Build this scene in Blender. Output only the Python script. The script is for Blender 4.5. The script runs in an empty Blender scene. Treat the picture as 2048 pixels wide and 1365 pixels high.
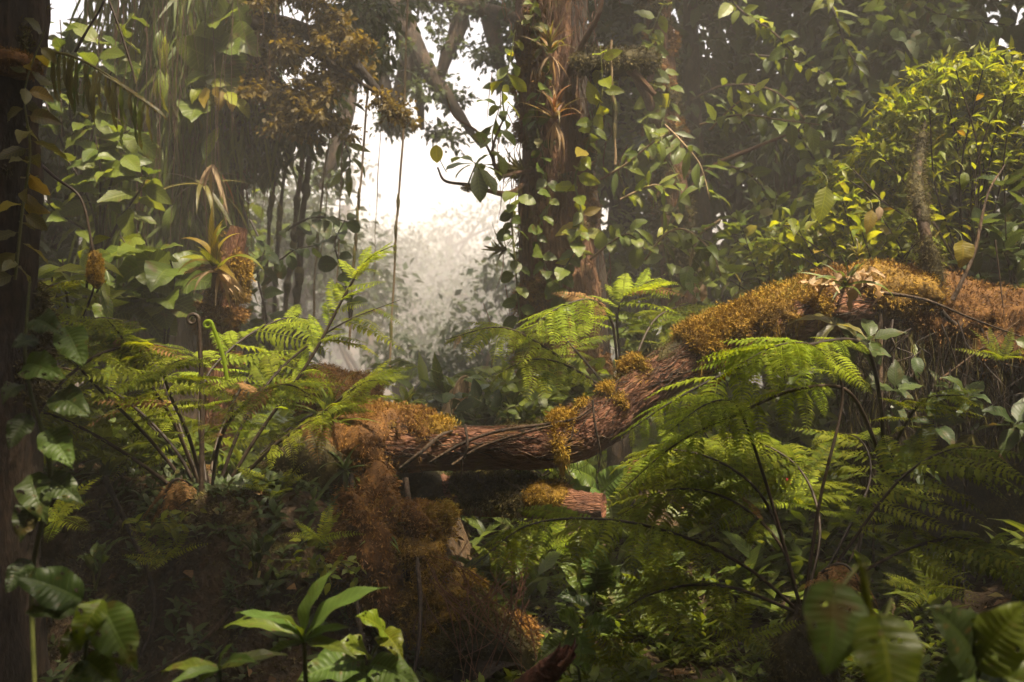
import bpy, math, random
import numpy as np
from mathutils import Vector, Matrix

random.seed(11)
rng = np.random.default_rng(11)
S = bpy.context.scene
COL = S.collection
R = math.radians

# ------------------------------------------------------------------ camera, sky, sun, exposure
K = 36 / 35 / 2048
CAMZ = 1.6
cam = bpy.data.cameras.new('camera')
cam.lens = 35
cam.sensor_width = 36
cam.clip_end = 600
cam.clip_start = 0.05
cam.dof.use_dof = True
cam.dof.focus_distance = 5.0
cam.dof.aperture_fstop = 2.4
cam_o = bpy.data.objects.new('camera', cam)
cam_o.location = (0, 0, CAMZ)
cam_o.rotation_euler = (R(90), 0, 0)
COL.objects.link(cam_o)
S.camera = cam_o

SUN_EL, SUN_AZ = 66, 140            # azimuth measured from +Y towards +X
world = bpy.data.worlds.new('World')
S.world = world
world.use_nodes = True
wn = world.node_tree
wn.nodes.clear()
w_out = wn.nodes.new('ShaderNodeOutputWorld')
w_bg = wn.nodes.new('ShaderNodeBackground')
w_sky = wn.nodes.new('ShaderNodeTexSky')
w_sky.sky_type = 'NISHITA'
w_sky.sun_disc = False
w_sky.sun_elevation = R(SUN_EL)
w_sky.sun_rotation = R(SUN_AZ)
w_sky.dust_density = 8
w_sky.air_density = 1.0
w_sky.ozone_density = 0.6
w_bg.inputs['Strength'].default_value = 0.14
wn.links.new(w_sky.outputs[0], w_bg.inputs[0])
wn.links.new(w_bg.outputs[0], w_out.inputs[0])

sun = bpy.data.lights.new('sun', 'SUN')
sun.energy = 5.0
sun.angle = R(3)
sun.color = (1.0, 0.85, 0.64)
sun_o = bpy.data.objects.new('sun', sun)
sd = Vector((math.sin(R(SUN_AZ)) * math.cos(R(SUN_EL)), math.cos(R(SUN_AZ)) * math.cos(R(SUN_EL)), math.sin(R(SUN_EL))))
sun_o.rotation_euler = sd.to_track_quat('Z', 'Y').to_euler()
sun_o.location = (0, 20, 30)
COL.objects.link(sun_o)

S.view_settings.view_transform = 'Standard'
S.view_settings.look = 'None'
S.view_settings.exposure = 1.75
S.view_settings.gamma = 1
S.view_settings.use_curve_mapping = False
S.render.engine = 'CYCLES'
cy = S.cycles
cy.max_bounces = 6
cy.diffuse_bounces = 3
cy.glossy_bounces = 2
cy.transmission_bounces = 4
cy.volume_bounces = 2
cy.transparent_max_bounces = 4
cy.caustics_reflective = False
cy.caustics_refractive = False
cy.use_denoising = True
cy.sample_clamp_indirect = 6

HAZE = 0.0118
HAZE_COL = (.86, .825, .785, 1)
HAZE_G = 0.0


# ------------------------------------------------------------------ helpers
def P(px, py, d):
    return np.array([(px - 1024) * K * d, d, CAMZ - (py - 682.5) * K * d])


def PP(*pts):
    return np.array([P(*p) for p in pts])


def nrm(a):
    a = np.asarray(a, float)
    return a / np.maximum(np.linalg.norm(a, axis=-1, keepdims=True), 1e-9)


def _hash(ix, iy, iz, seed):
    h = (ix * 374761393 + iy * 668265263 + iz * 2147483647 + seed * 144269) & 0xFFFFFFFF
    h = ((h ^ (h >> 13)) * 1274126177) & 0xFFFFFFFF
    h = h ^ (h >> 16)
    return (h & 0xFFFF) / 65535.0


def vnoise(p, freq=1.0, seed=0):
    p = np.asarray(p, float) * freq + 1000.0
    i = np.floor(p).astype(np.int64)
    f = p - i
    f = f * f * (3 - 2 * f)
    out = 0
    for dx in (0, 1):
        for dy in (0, 1):
            for dz in (0, 1):
                w = (f[..., 0] if dx else 1 - f[..., 0]) * (f[..., 1] if dy else 1 - f[..., 1]) * (f[..., 2] if dz else 1 - f[..., 2])
                out = out + w * _hash(i[..., 0] + dx, i[..., 1] + dy, i[..., 2] + dz, seed)
    return out


def fbm(p, freq=1.0, seed=0, octv=4):
    s, a, t = 0, 1.0, 0
    for o in range(octv):
        s = s + a * vnoise(p, freq * 2 ** o, seed + o * 17)
        t += a
        a *= 0.5
    return s / t


def sstep(a, b, x):
    t = np.clip((x - a) / (b - a), 0, 1)
    return t * t * (3 - 2 * t)


def curve(pts, n):
    pts = np.asarray(pts, float)
    if len(pts) == 2:
        t = np.linspace(0, 1, n)[:, None]
        return pts[0] * (1 - t) + pts[1] * t
    q = np.vstack([2 * pts[0] - pts[1], pts, 2 * pts[-1] - pts[-2]])
    m = len(pts) - 1
    t = np.linspace(0, m, n)
    i = np.minimum(t.astype(int), m - 1)
    f = (t - i)[:, None]
    a, b, c, d = q[i], q[i + 1], q[i + 2], q[i + 3]
    return 0.5 * (2 * b + (c - a) * f + (2 * a - 5 * b + 4 * c - d) * f ** 2 + (3 * b - a - 3 * c + d) * f ** 3)


def interp(vals, n):
    vals = np.asarray(vals, float)
    return np.interp(np.linspace(0, len(vals) - 1, n), np.arange(len(vals)), vals)


def frames(c):
    T = nrm(np.gradient(c, axis=0))
    ref = np.array([0, 0, 1.0]) if abs(T[0][2]) < 0.8 else np.array([0, -1.0, 0])
    n = nrm(ref - T[0] * (ref @ T[0]))
    N = [n]
    for k in range(1, len(c)):
        n = N[-1] - T[k] * (N[-1] @ T[k])
        N.append(nrm(n))
    N = np.array(N)
    return T, N, np.cross(T, N)


def tube(pts, radii, n=24, ns=8, lump=0.0, lfreq=4.0, seed=0, rad_add=None, resample=True):
    c = curve(pts, n) if resample else np.asarray(pts)
    n = len(c)
    r = interp(radii, n)[:, None] * np.ones((1, ns + 1))
    T, N, B = frames(c)
    a = np.linspace(np.pi, 3 * np.pi, ns + 1)
    D = N[:, None] * np.cos(a)[None, :, None] + B[:, None] * np.sin(a)[None, :, None]
    if lump:
        q = c[:, None] + D * r[..., None]
        r = r * (1 + lump * 2 * (fbm(q, lfreq, seed, 3) - 0.5))
    if rad_add is not None:
        r = r + rad_add(c[:, None] + D * r[..., None], D, np.linspace(0, 1, n)[:, None] + 0 * r, a[None] + 0 * r)
    v = c[:, None] + D * r[..., None]
    v[:, -1] = v[:, 0]
    i = np.arange(n - 1)[:, None] * (ns + 1) + np.arange(ns)[None]
    f = np.stack([i, i + 1, i + ns + 2, i + ns + 1], -1).reshape(-1, 4)
    L = np.concatenate([[0], np.cumsum(np.linalg.norm(np.diff(c, axis=0), axis=1))])
    uv = np.stack([np.broadcast_to(a / (2 * np.pi), (n, ns + 1)), np.broadcast_to(L[:, None], (n, ns + 1))], -1)
    return v.reshape(-1, 3), f, uv.reshape(-1, 2), D.reshape(-1, 3)


class Geo:
    def __init__(s):
        s.v, s.f, s.uv, s.r, s.n = [], [], [], [], 0

    def add(s, v, f, uv=None, r=None):
        v = np.asarray(v, float)
        s.v.append(v)
        s.f.append(np.asarray(f) + s.n)
        s.uv.append(np.zeros((len(v), 2)) if uv is None else np.asarray(uv))
        s.r.append(np.full(len(v), random.random()) if r is None else np.asarray(r))
        s.n += len(v)
        return s

    def tube(s, *a, **k):
        v, f, uv, _ = tube(*a, **k)
        return s.add(v, f, uv)

    def mesh(s, name, mat, smooth=True):
        v = np.vstack(s.v).astype(np.float32)
        f = np.vstack(s.f).astype(np.int32)
        uv = np.vstack(s.uv).astype(np.float32)
        r = np.concatenate(s.r).astype(np.float32)
        me = bpy.data.meshes.new(name)
        me.vertices.add(len(v))
        me.vertices.foreach_set('co', v.ravel())
        me.loops.add(f.size)
        me.loops.foreach_set('vertex_index', f.ravel())
        me.polygons.add(len(f))
        me.polygons.foreach_set('loop_start', np.arange(0, f.size, 4, dtype=np.int32))
        me.polygons.foreach_set('loop_total', np.full(len(f), 4, dtype=np.int32))
        me.polygons.foreach_set('use_smooth', np.full(len(f), smooth, dtype=bool))
        u = me.uv_layers.new(name='UVMap')
        u.data.foreach_set('uv', uv[f.ravel()].ravel())
        at = me.attributes.new('rnd', 'FLOAT', 'POINT')
        at.data.foreach_set('value', r)
        me.update(calc_edges=True)
        me.materials.append(mat)
        return me


def obj(name, me, parent=None, mat4=None, stuff=False):
    o = bpy.data.objects.new(name, me)
    COL.objects.link(o)
    if parent is not None:
        o.parent = parent
    if mat4 is not None:
        o.matrix_local = mat4
    if stuff:
        o['kind'] = 'stuff'
    return o


ORG = {}


def thing(name, label, cat, loc, group=None):
    o = bpy.data.objects.new(name, None)
    COL.objects.link(o)
    o.empty_display_size = 0.1
    o.location = Vector(loc)
    o['label'] = label
    o['category'] = cat
    if group:
        o['group'] = group
    ORG[o.name] = np.array(loc, float)
    return o


def part(name, geo, mat, root, stuff=False, parent=None):
    """geometry given in world coordinates, linked under ROOT (an unrotated Empty)"""
    org = ORG[root.name]
    for k in range(len(geo.v)):
        geo.v[k] = geo.v[k] - org
    return obj(name, geo.mesh(name, mat), parent or root, None, stuff)


def solo(name, geo, mat, label=None, cat=None, group=None, kind=None):
    o = obj(name, geo.mesh(name, mat))
    for k, x in (('label', label), ('category', cat), ('group', group), ('kind', kind)):
        if x:
            o[k] = x
    return o


def basis(d, up):
    d = nrm(d)
    up = np.broadcast_to(np.asarray(up, float), d.shape)
    x = np.cross(d, up)
    bad = np.linalg.norm(x, axis=-1) < 1e-3
    if np.any(bad):
        x = np.where(bad[..., None], np.cross(d, np.array([0.3, 1, 0.1])), x)
    x = nrm(x)
    return np.stack([x, d, np.cross(x, d)], -1)


def M4(pos, d, up, s, roll=0.0, sx=1.0):
    b = basis(np.asarray(d, float), np.asarray(up, float))
    m = Matrix.Identity(4)
    for i in range(3):
        for j in range(3):
            m[i][j] = b[i, j]
        m[i][3] = pos[i]
    return m @ Matrix.Rotation(roll, 4, 'Y') @ Matrix.Diagonal((s * sx, s, s, 1))


def scatter(geo, tmpl, pos, d, up, scale, rnd=None):
    v, f, uv = tmpl
    n = len(pos)
    b = basis(d, up)
    V = np.einsum('nij,kj->nki', b, v) * np.asarray(scale).reshape(-1, 1, 1) + np.asarray(pos)[:, None]
    F = f[None] + (np.arange(n) * len(v))[:, None, None]
    rnd = rng.random(n) if rnd is None else rnd
    geo.add(V.reshape(-1, 3), F.reshape(-1, 4), np.tile(uv, (n, 1)), np.repeat(rnd, len(v)))
    return geo


def rdir(n):
    return nrm(rng.normal(size=(n, 3)))


# ------------------------------------------------------------------ leaf shapes
def leaf(W, shape='ovate', ns=7, nc=4, droop=0.5, fold=0.25, wave=0.0, corr=0.0, nv=10, petiole=0.0, teeth=0.0, seed=0):
    t = np.linspace(0, 1, ns + 1)
    pk = {'ovate': 0.38, 'lance': 0.42, 'heart': 0.25, 'strap': 0.3, 'obov': 0.62, 'round': 0.48}[shape]
    ee = math.log(0.5) / math.log(pk)
    w = np.sin(np.pi * t ** ee) ** {'ovate': 0.9, 'lance': 1.0, 'heart': 0.75, 'strap': 0.5, 'obov': 0.85, 'round': 0.65}[shape]
    if shape == 'strap':
        w = np.minimum(1, t * 8 + 0.5) * (1 - t ** 2.2)
    w = np.maximum(w, 0.03) * W * 0.5
    if teeth:
        w = w * (1 + teeth * ((np.arange(ns + 1) % 2) - 0.5))
        w[-1] = 0.01 * W
    a = droop * (t ** 1.2) - droop * 0.25
    dy, dz = np.cos(a), -np.sin(a)
    y = np.concatenate([[0], np.cumsum((dy[1:] + dy[:-1]) / 2)]) / ns
    z = np.concatenate([[0], np.cumsum((dz[1:] + dz[:-1]) / 2)]) / ns
    u = np.linspace(-1, 1, nc + 1)
    X = u[None] * w[:, None]
    au = np.abs(u)[None]
    Y = y[:, None] + 0 * X
    if shape == 'heart':
        Y = Y - 0.20 * au ** 1.5 * np.exp(-t * 7)[:, None]
    elif shape in ('ovate', 'round', 'lance'):
        Y = Y + 0.0 * au
    Z = z[:, None] + fold * au * w[:, None] - 0.35 * fold * au ** 2 * w[:, None]
    if wave:
        Z = Z + wave * W * au ** 2 * np.sin(t * 17 + seed)[:, None] * np.sign(u + 0.01)[None]
    if corr:
        Z = Z + corr * np.abs(np.sin(np.pi * (t[:, None] * nv - au * 1.6))) * np.sin(np.pi * np.clip(au, 0, 1)) * (w[:, None] > 0.06 * W)
    Y = Y + petiole
    v = np.stack([X, Y, Z], -1).reshape(-1, 3)
    i = np.arange(ns)[:, None] * (nc + 1) + np.arange(nc)[None]
    f = np.stack([i, i + 1, i + nc + 2, i + nc + 1], -1).reshape(-1, 4)
    uv = np.stack([np.broadcast_to((u + 1) / 2, (ns + 1, nc + 1)), np.broadcast_to(t[:, None], (ns + 1, nc + 1))], -1).reshape(-1, 2)
    if petiole:
        pv = np.array([[-.008, 0, 0], [.008, 0, 0], [.008, petiole, 0], [-.008, petiole, 0]])
        f = np.vstack([f, [[len(v), len(v) + 1, len(v) + 2, len(v) + 3]]])
        v = np.vstack([v, pv])
        uv = np.vstack([uv, np.tile([0.5, 0.1], (4, 1))])
    return v, f, uv


def kite(W, fold=.12, droop=.15):
    v = np.array([[0, 0, 0], [-W / 2, .42, fold * W], [0, .5, 0], [W / 2, .42, fold * W], [0, 1, -droop]])
    return v, np.array([[0, 2, 4, 1], [0, 3, 4, 2]]), np.array([[.5, 0], [0, .45], [.5, .5], [1, .45], [.5, 1]])


tmplK = kite(.55)
tmplKN = kite(.32)
tmplT = leaf(.03, 'strap', ns=4, nc=1, droop=.4, fold=0)
tmplM = leaf(.55, 'ovate', ns=4, nc=1, droop=.7, fold=.0)

SHAPES = {
    'ovate': [dict(W=.52, shape='ovate', droop=d, fold=f, wave=.06, petiole=.12, seed=s) for d, f, s in ((.5, .3, 0), (1.0, .5, 2), (.2, .2, 4))],
    'lance': [dict(W=.27, shape='lance', droop=d, fold=f, wave=.05, petiole=.08, seed=s) for d, f, s in ((.6, .4, 0), (1.2, .5, 2), (.3, .3, 4))],
    'heart': [dict(W=.85, shape='heart', droop=d, fold=f, wave=.05, petiole=.2, ns=9, nc=6, seed=s) for d, f, s in ((.6, .25, 0), (1.1, .4, 2), (.3, .2, 4))],
    'round': [dict(W=.72, shape='round', droop=d, fold=f, wave=.04, petiole=.1, seed=s) for d, f, s in ((.4, .2, 0), (.9, .4, 2))],
    'obov': [dict(W=.42, shape='obov', droop=d, fold=f, wave=.04, petiole=.06, seed=s) for d, f, s in ((.5, .3, 0), (1.0, .4, 3))],
    'strap': [dict(W=.085, shape='strap', droop=d, fold=.6, ns=12, nc=2, seed=s) for d, s in ((1.2, 0), (2.0, 1), (.6, 2))],
    'hang': [dict(W=.07, shape='lance', droop=d, fold=.5, ns=9, nc=2, wave=.3, seed=s) for d, s in ((.5, 0), (.9, 1))],
    'big': [dict(W=.58, shape='ovate', droop=d, fold=.32, ns=60, nc=16, corr=.018, nv=12, wave=.08, seed=s) for d, s in ((.7, 0), (1.2, 3))],
    'bigheart': [dict(W=.85, shape='heart', droop=d, fold=.3, ns=60, nc=16, corr=.020, nv=11, wave=.03, seed=s) for d, s in ((.7, 0), (1.1, 3))],
    'biglance': [dict(W=.24, shape='lance', droop=d, fold=.55, ns=20, nc=6, corr=.002, nv=14, wave=.07, seed=s) for d, s in ((.7, 0), (1.3, 3), (1.0, 5))],
    'dead': [dict(W=.3, shape='lance', droop=d, fold=.9, ns=10, nc=4, wave=.35, seed=s) for d, s in ((1.2, 0), (2.2, 2))],
}
LEAFM = {}


def leaf_meshes(shape, mat):
    k = (shape, mat.name)
    if k not in LEAFM:
        out = []
        for p in SHAPES[shape]:
            g = Geo()
            v, f, uv = leaf(**p)
            if p.get('ns', 0) >= 20:
                hr = np.random.default_rng(p['seed'] + len(out) + 5)
                fc = uv[f].mean(1)
                for _ in range(9 if p['ns'] > 30 else 3):
                    hu, hv_, hw = hr.uniform(.0, 1), hr.uniform(.1, .95), hr.uniform(.018, .05)
                    f, fc = (lambda m: (f[m], fc[m]))(((fc[:, 0] - hu) / 1.5) ** 2 + (fc[:, 1] - hv_) ** 2 > hw ** 2)
            g.add(v, f, uv, np.zeros(len(v)))
            out.append(g.mesh('leaf_' + shape, mat))
        LEAFM[k] = out
    return LEAFM[k]


def put_leaf(root, pos, d, up, shape, mat, s, roll=0.0, name='leaf', parent=None, sx=1.0):
    me = random.choice(leaf_meshes(shape, mat))
    q = np.asarray(pos) - ORG[root.name]
    return obj(name, me, parent or root, M4(q, d, up, s, roll, sx))


# ------------------------------------------------------------------ materials
def new_mat(name):
    m = bpy.data.materials.new(name)
    m.use_nodes = True
    nt = m.node_tree
    nt.nodes.clear()
    return m, nt, nt.links.new, nt.nodes.new


def math_node(nt, op, a, b=None, clamp=False):
    n = nt.nodes.new('ShaderNodeMath')
    n.operation = op
    n.use_clamp = clamp
    for i, x in enumerate((a, b)):
        if x is None:
            continue
        if isinstance(x, (int, float)):
            n.inputs[i].default_value = x
        else:
            nt.links.new(x, n.inputs[i])
    return n.outputs[0]


def mixc(nt, fac, a, b, mode='MIX'):
    n = nt.nodes.new('ShaderNodeMix')
    n.data_type = 'RGBA'
    n.blend_type = mode
    for s, x in ((0, fac), (6, a), (7, b)):
        if isinstance(x, (int, float)):
            n.inputs[s].default_value = x
        elif isinstance(x, tuple):
            n.inputs[s].default_value = (*x, 1)
        else:
            nt.links.new(x, n.inputs[s])
    return n.outputs[2]


def leaf_mat(name, a, b, spot=(0.10, 0.06, 0.02), trans=0.45, tcol=None, rough=0.42, nv=10, vein=0.35, spots=0.62, spec=0.4):
    m, nt, L, N = new_mat(name)
    out = N('ShaderNodeOutputMaterial')
    oi = N('ShaderNodeObjectInfo')
    at = N('ShaderNodeAttribute')
    at.attribute_name = 'rnd'
    rnd = math_node(nt, 'FRACT', math_node(nt, 'ADD', oi.outputs['Random'], at.outputs['Fac']))
    uv = N('ShaderNodeUVMap')
    sep = N('ShaderNodeSeparateXYZ')
    L(uv.outputs[0], sep.inputs[0])
    au = math_node(nt, 'ABSOLUTE', math_node(nt, 'MULTIPLY', math_node(nt, 'SUBTRACT', sep.outputs[0], 0.5), 2))
    ph = math_node(nt, 'FRACT', math_node(nt, 'SUBTRACT', math_node(nt, 'MULTIPLY', sep.outputs[1], nv), math_node(nt, 'MULTIPLY', au, 1.6)))
    ln = math_node(nt, 'SUBTRACT', 1.0, math_node(nt, 'MULTIPLY', math_node(nt, 'ABSOLUTE', math_node(nt, 'SUBTRACT', ph, 0.5)), 9), True)
    mid = math_node(nt, 'SUBTRACT', 1.0, math_node(nt, 'MULTIPLY', au, 14), True)
    v = math_node(nt, 'MAXIMUM', ln, mid)
    geo = N('ShaderNodeNewGeometry')
    ns = N('ShaderNodeTexNoise')
    ns.inputs['Scale'].default_value = 9
    ns.inputs['Detail'].default_value = 4
    L(geo.outputs['Position'], ns.inputs['Vector'])
    c = mixc(nt, rnd, a, b)
    hv = N('ShaderNodeHueSaturation')
    L(c, hv.inputs['Color'])
    L(math_node(nt, 'ADD', 0.62, math_node(nt, 'MULTIPLY', math_node(nt, 'FRACT', math_node(nt, 'MULTIPLY', rnd, 7.31)), 0.75)), hv.inputs['Value'])
    c = mixc(nt, math_node(nt, 'MULTIPLY', v, vein), hv.outputs[0], tuple(min(1, x * 2.2) for x in b))
    sp = N('ShaderNodeMapRange')
    sp.inputs['From Min'].default_value = spots
    sp.inputs['From Max'].default_value = spots + 0.1
    L(ns.outputs[0], sp.inputs['Value'])
    c = mixc(nt, math_node(nt, 'MULTIPLY', sp.outputs[0], 0.75), c, spot)
    sk = N('ShaderNodeTexNoise')
    sk.inputs['Scale'].default_value = 55
    sk.inputs['Detail'].default_value = 3
    L(geo.outputs['Position'], sk.inputs['Vector'])
    sr = N('ShaderNodeMapRange')
    sr.inputs['From Min'].default_value = .64
    sr.inputs['From Max'].default_value = .70
    L(sk.outputs[0], sr.inputs['Value'])
    c = mixc(nt, math_node(nt, 'MULTIPLY', sr.outputs[0], .6), c, tuple(x * 1.3 for x in spot))
    bp = N('ShaderNodeBump')
    bp.inputs['Strength'].default_value = 0.35
    bp.inputs['Distance'].default_value = 0.006
    L(math_node(nt, 'ADD', v, math_node(nt, 'MULTIPLY', ns.outputs[0], 0.6)), bp.inputs['Height'])
    pb = N('ShaderNodeBsdfPrincipled')
    L(c, pb.inputs['Base Color'])
    pb.inputs['Roughness'].default_value = rough
    pb.inputs['Specular IOR Level'].default_value = spec
    L(bp.outputs[0], pb.inputs['Normal'])
    tr = N('ShaderNodeBsdfTranslucent')
    tcol = tcol or (1.9, 1.75, 0.7)
    tc = mixc(nt, 1.0, c, tcol, 'MULTIPLY')
    L(tc, tr.inputs['Color'])
    mx = N('ShaderNodeMixShader')
    mx.inputs[0].default_value = trans
    L(pb.outputs[0], mx.inputs[1])
    L(tr.outputs[0], mx.inputs[2])
    L(mx.outputs[0], out.inputs[0])
    return m


def rough_mat(name, cols, scale=6, stretch=(1, 1, 1), bump=0.6, dist=0.02, rough=0.85, detail=7, fine=60, coord='Object', rnd_amt=0.3):
    """bark, moss, soil: a colour ramp over layered noise with relief"""
    m, nt, L, N = new_mat(name)
    out = N('ShaderNodeOutputMaterial')
    tc = N('ShaderNodeNewGeometry').outputs['Position'] if coord == 'Object' else N('ShaderNodeUVMap').outputs[0]
    mp = N('ShaderNodeMapping')
    mp.inputs['Scale'].default_value = stretch
    L(tc, mp.inputs[0])
    n1 = N('ShaderNodeTexNoise')
    n1.inputs['Scale'].default_value = scale
    n1.inputs['Detail'].default_value = detail
    n1.inputs['Distortion'].default_value = 0.6
    L(mp.outputs[0], n1.inputs[0])
    n2 = N('ShaderNodeTexNoise')
    n2.inputs['Scale'].default_value = fine
    n2.inputs['Detail'].default_value = 4
    L(mp.outputs[0], n2.inputs[0])
    at = N('ShaderNodeAttribute')
    at.attribute_name = 'rnd'
    f = math_node(nt, 'ADD', math_node(nt, 'MULTIPLY', n1.outputs[0], 1 - rnd_amt), math_node(nt, 'MULTIPLY', at.outputs['Fac'], rnd_amt))
    f = math_node(nt, 'ADD', f, math_node(nt, 'MULTIPLY', math_node(nt, 'SUBTRACT', n2.outputs[0], 0.5), 0.5))
    cr = N('ShaderNodeValToRGB')
    el = cr.color_ramp.elements
    while len(el) < len(cols):
        el.new(0.5)
    for k, c in enumerate(cols):
        el[k].position = 0.25 + 0.5 * k / (len(cols) - 1)
        el[k].color = (*c, 1)
    L(f, cr.inputs[0])
    bp = N('ShaderNodeBump')
    bp.inputs['Strength'].default_value = bump
    bp.inputs['Distance'].default_value = dist
    L(math_node(nt, 'ADD', n1.outputs[0], math_node(nt, 'MULTIPLY', n2.outputs[0], 0.6)), bp.inputs['Height'])
    pb = N('ShaderNodeBsdfPrincipled')
    L(cr.outputs[0], pb.inputs['Base Color'])
    pb.inputs['Roughness'].default_value = rough
    pb.inputs['Specular IOR Level'].default_value = 0.25
    L(bp.outputs[0], pb.inputs['Normal'])
    L(pb.outputs[0], out.inputs[0])
    return m


def bark_mat(name, cols, fleck, crack=(22, 5, 1), amt=.3):
    """fissured bark: plates parted by dark cracks, fibres, patches of thin moss"""
    m, nt, L, N = new_mat(name)
    out = N('ShaderNodeOutputMaterial')
    uv = N('ShaderNodeUVMap')
    pos = N('ShaderNodeNewGeometry').outputs['Position']
    ds = N('ShaderNodeTexNoise')
    ds.inputs['Scale'].default_value = 7
    ds.inputs['Detail'].default_value = 3
    L(pos, ds.inputs[0])
    mp = N('ShaderNodeMapping')
    mp.inputs['Scale'].default_value = crack
    L(uv.outputs[0], mp.inputs[0])
    va = N('ShaderNodeVectorMath')
    va.operation = 'MULTIPLY_ADD'
    L(ds.outputs['Color'], va.inputs[0])
    va.inputs[1].default_value = (2.2, 2.2, 2.2)
    L(mp.outputs[0], va.inputs[2])
    vo = N('ShaderNodeTexVoronoi')
    vo.feature = 'DISTANCE_TO_EDGE'
    vo.inputs['Scale'].default_value = 1.0
    L(va.outputs[0], vo.inputs['Vector'])
    cr_ = math_node(nt, 'MULTIPLY', vo.outputs['Distance'], 7, True)
    n1 = N('ShaderNodeTexNoise')
    n1.inputs['Scale'].default_value = 11
    n1.inputs['Detail'].default_value = 8
    n1.inputs['Roughness'].default_value = .68
    L(pos, n1.inputs[0])
    n2 = N('ShaderNodeTexNoise')
    n2.inputs['Scale'].default_value = 1.0
    n2.inputs['Detail'].default_value = 6
    n2.inputs['Distortion'].default_value = .5
    mp2 = N('ShaderNodeMapping')
    mp2.inputs['Scale'].default_value = (crack[0] * 3.2, crack[1] * 2.0, 1)
    L(uv.outputs[0], mp2.inputs[0])
    L(mp2.outputs[0], n2.inputs[0])
    rampn = N('ShaderNodeValToRGB')
    el = rampn.color_ramp.elements
    while len(el) < len(cols):
        el.new(.5)
    for k, c in enumerate(cols):
        el[k].position = .28 + .44 * k / (len(cols) - 1)
        el[k].color = (*c, 1)
    L(math_node(nt, 'ADD', math_node(nt, 'MULTIPLY', n1.outputs[0], .5), math_node(nt, 'MULTIPLY', n2.outputs[0], .5)), rampn.inputs[0])
    dark = math_node(nt, 'MULTIPLY', math_node(nt, 'SUBTRACT', 1.0, cr_), amt)
    c = mixc(nt, dark, rampn.outputs[0], cols[0])
    n3 = N('ShaderNodeTexNoise')
    n3.inputs['Scale'].default_value = 5.5
    n3.inputs['Detail'].default_value = 9
    n3.inputs['Roughness'].default_value = .72
    L(pos, n3.inputs[0])
    mr = N('ShaderNodeMapRange')
    mr.inputs['From Min'].default_value = .54
    mr.inputs['From Max'].default_value = .64
    L(n3.outputs[0], mr.inputs['Value'])
    c = mixc(nt, math_node(nt, 'MULTIPLY', mr.outputs[0], .8), c, fleck)
    h = math_node(nt, 'ADD', math_node(nt, 'MULTIPLY', cr_, .3), math_node(nt, 'ADD', math_node(nt, 'MULTIPLY', n2.outputs[0], 1.3), math_node(nt, 'MULTIPLY', n1.outputs[0], .9)))
    bp = N('ShaderNodeBump')
    bp.inputs['Strength'].default_value = 1.0
    bp.inputs['Distance'].default_value = .02
    L(h, bp.inputs['Height'])
    pb = N('ShaderNodeBsdfPrincipled')
    L(c, pb.inputs['Base Color'])
    rr_ = math_node(nt, 'ADD', .45, math_node(nt, 'MULTIPLY', n1.outputs[0], .6))
    L(rr_, pb.inputs['Roughness'])
    pb.inputs['Specular IOR Level'].default_value = .3
    L(bp.outputs[0], pb.inputs['Normal'])
    L(pb.outputs[0], out.inputs[0])
    return m


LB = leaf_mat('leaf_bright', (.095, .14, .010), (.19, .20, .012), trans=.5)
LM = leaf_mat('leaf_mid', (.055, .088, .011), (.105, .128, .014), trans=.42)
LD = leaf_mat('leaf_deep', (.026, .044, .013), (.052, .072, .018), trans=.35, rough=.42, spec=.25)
LY = leaf_mat('leaf_yellow', (.22, .20, .02), (.24, .16, .02), trans=.5, tcol=(1.5, 1.3, .6))
LX = leaf_mat('leaf_dead', (.42, .32, .19), (.30, .19, .10), trans=.35, tcol=(1.3, 1.1, .8), vein=.15, rough=.6, spec=.2)
LO = leaf_mat('leaf_olive', (.085, .085, .03), (.13, .115, .03), trans=.45)
LR = leaf_mat('leaf_rusty', (.20, .075, .03), (.15, .12, .03), trans=.45, tcol=(1.5, 1.2, .6))
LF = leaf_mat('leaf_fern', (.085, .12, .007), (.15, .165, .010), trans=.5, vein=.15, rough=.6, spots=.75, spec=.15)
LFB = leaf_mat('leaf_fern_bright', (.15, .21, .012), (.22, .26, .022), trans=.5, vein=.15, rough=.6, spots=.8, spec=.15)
LFX = leaf_mat('leaf_fern_dead', (.16, .085, .03), (.22, .13, .05), trans=.35, vein=.1, rough=.7, spots=.8, spec=.1, tcol=(1.3, 1.1, .8))
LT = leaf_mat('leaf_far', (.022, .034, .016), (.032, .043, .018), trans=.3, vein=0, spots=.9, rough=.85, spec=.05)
LV = leaf_mat('leaf_big', (.07, .12, .022), (.10, .15, .03), trans=.42, vein=.3, rough=.5, nv=12, spec=.25, spots=.58)
BARK_R = bark_mat('bark_red', [(.028, .011, .007), (.11, .043, .021), (.20, .088, .042), (.32, .175, .09)], (.14, .085, .018))
BARK_D = rough_mat('bark_dark', [(.010, .007, .005), (.026, .018, .012), (.055, .036, .022), (.09, .055, .028)], scale=7, stretch=(1, 1, .35), bump=.9, dist=.03, fine=50)
BARK_M = bark_mat('bark_fibrous', [(.03, .014, .008), (.09, .042, .020), (.17, .085, .038), (.24, .14, .07)], (.10, .085, .025), crack=(26, 3, 1))
VINE = rough_mat('vine_bark', [(.07, .045, .025), (.16, .11, .06), (.26, .19, .10)], scale=20, stretch=(1, 1, .3), bump=.6, dist=.01)
STEM_D = rough_mat('stem_dark', [(.012, .008, .006), (.028, .018, .012), (.05, .034, .02)], scale=30, bump=.4, dist=.004, rough=.55)
STEM_G = rough_mat('stem_green', [(.05, .06, .015), (.09, .10, .025), (.13, .12, .04)], scale=20, bump=.3, dist=.004, rough=.55)
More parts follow.
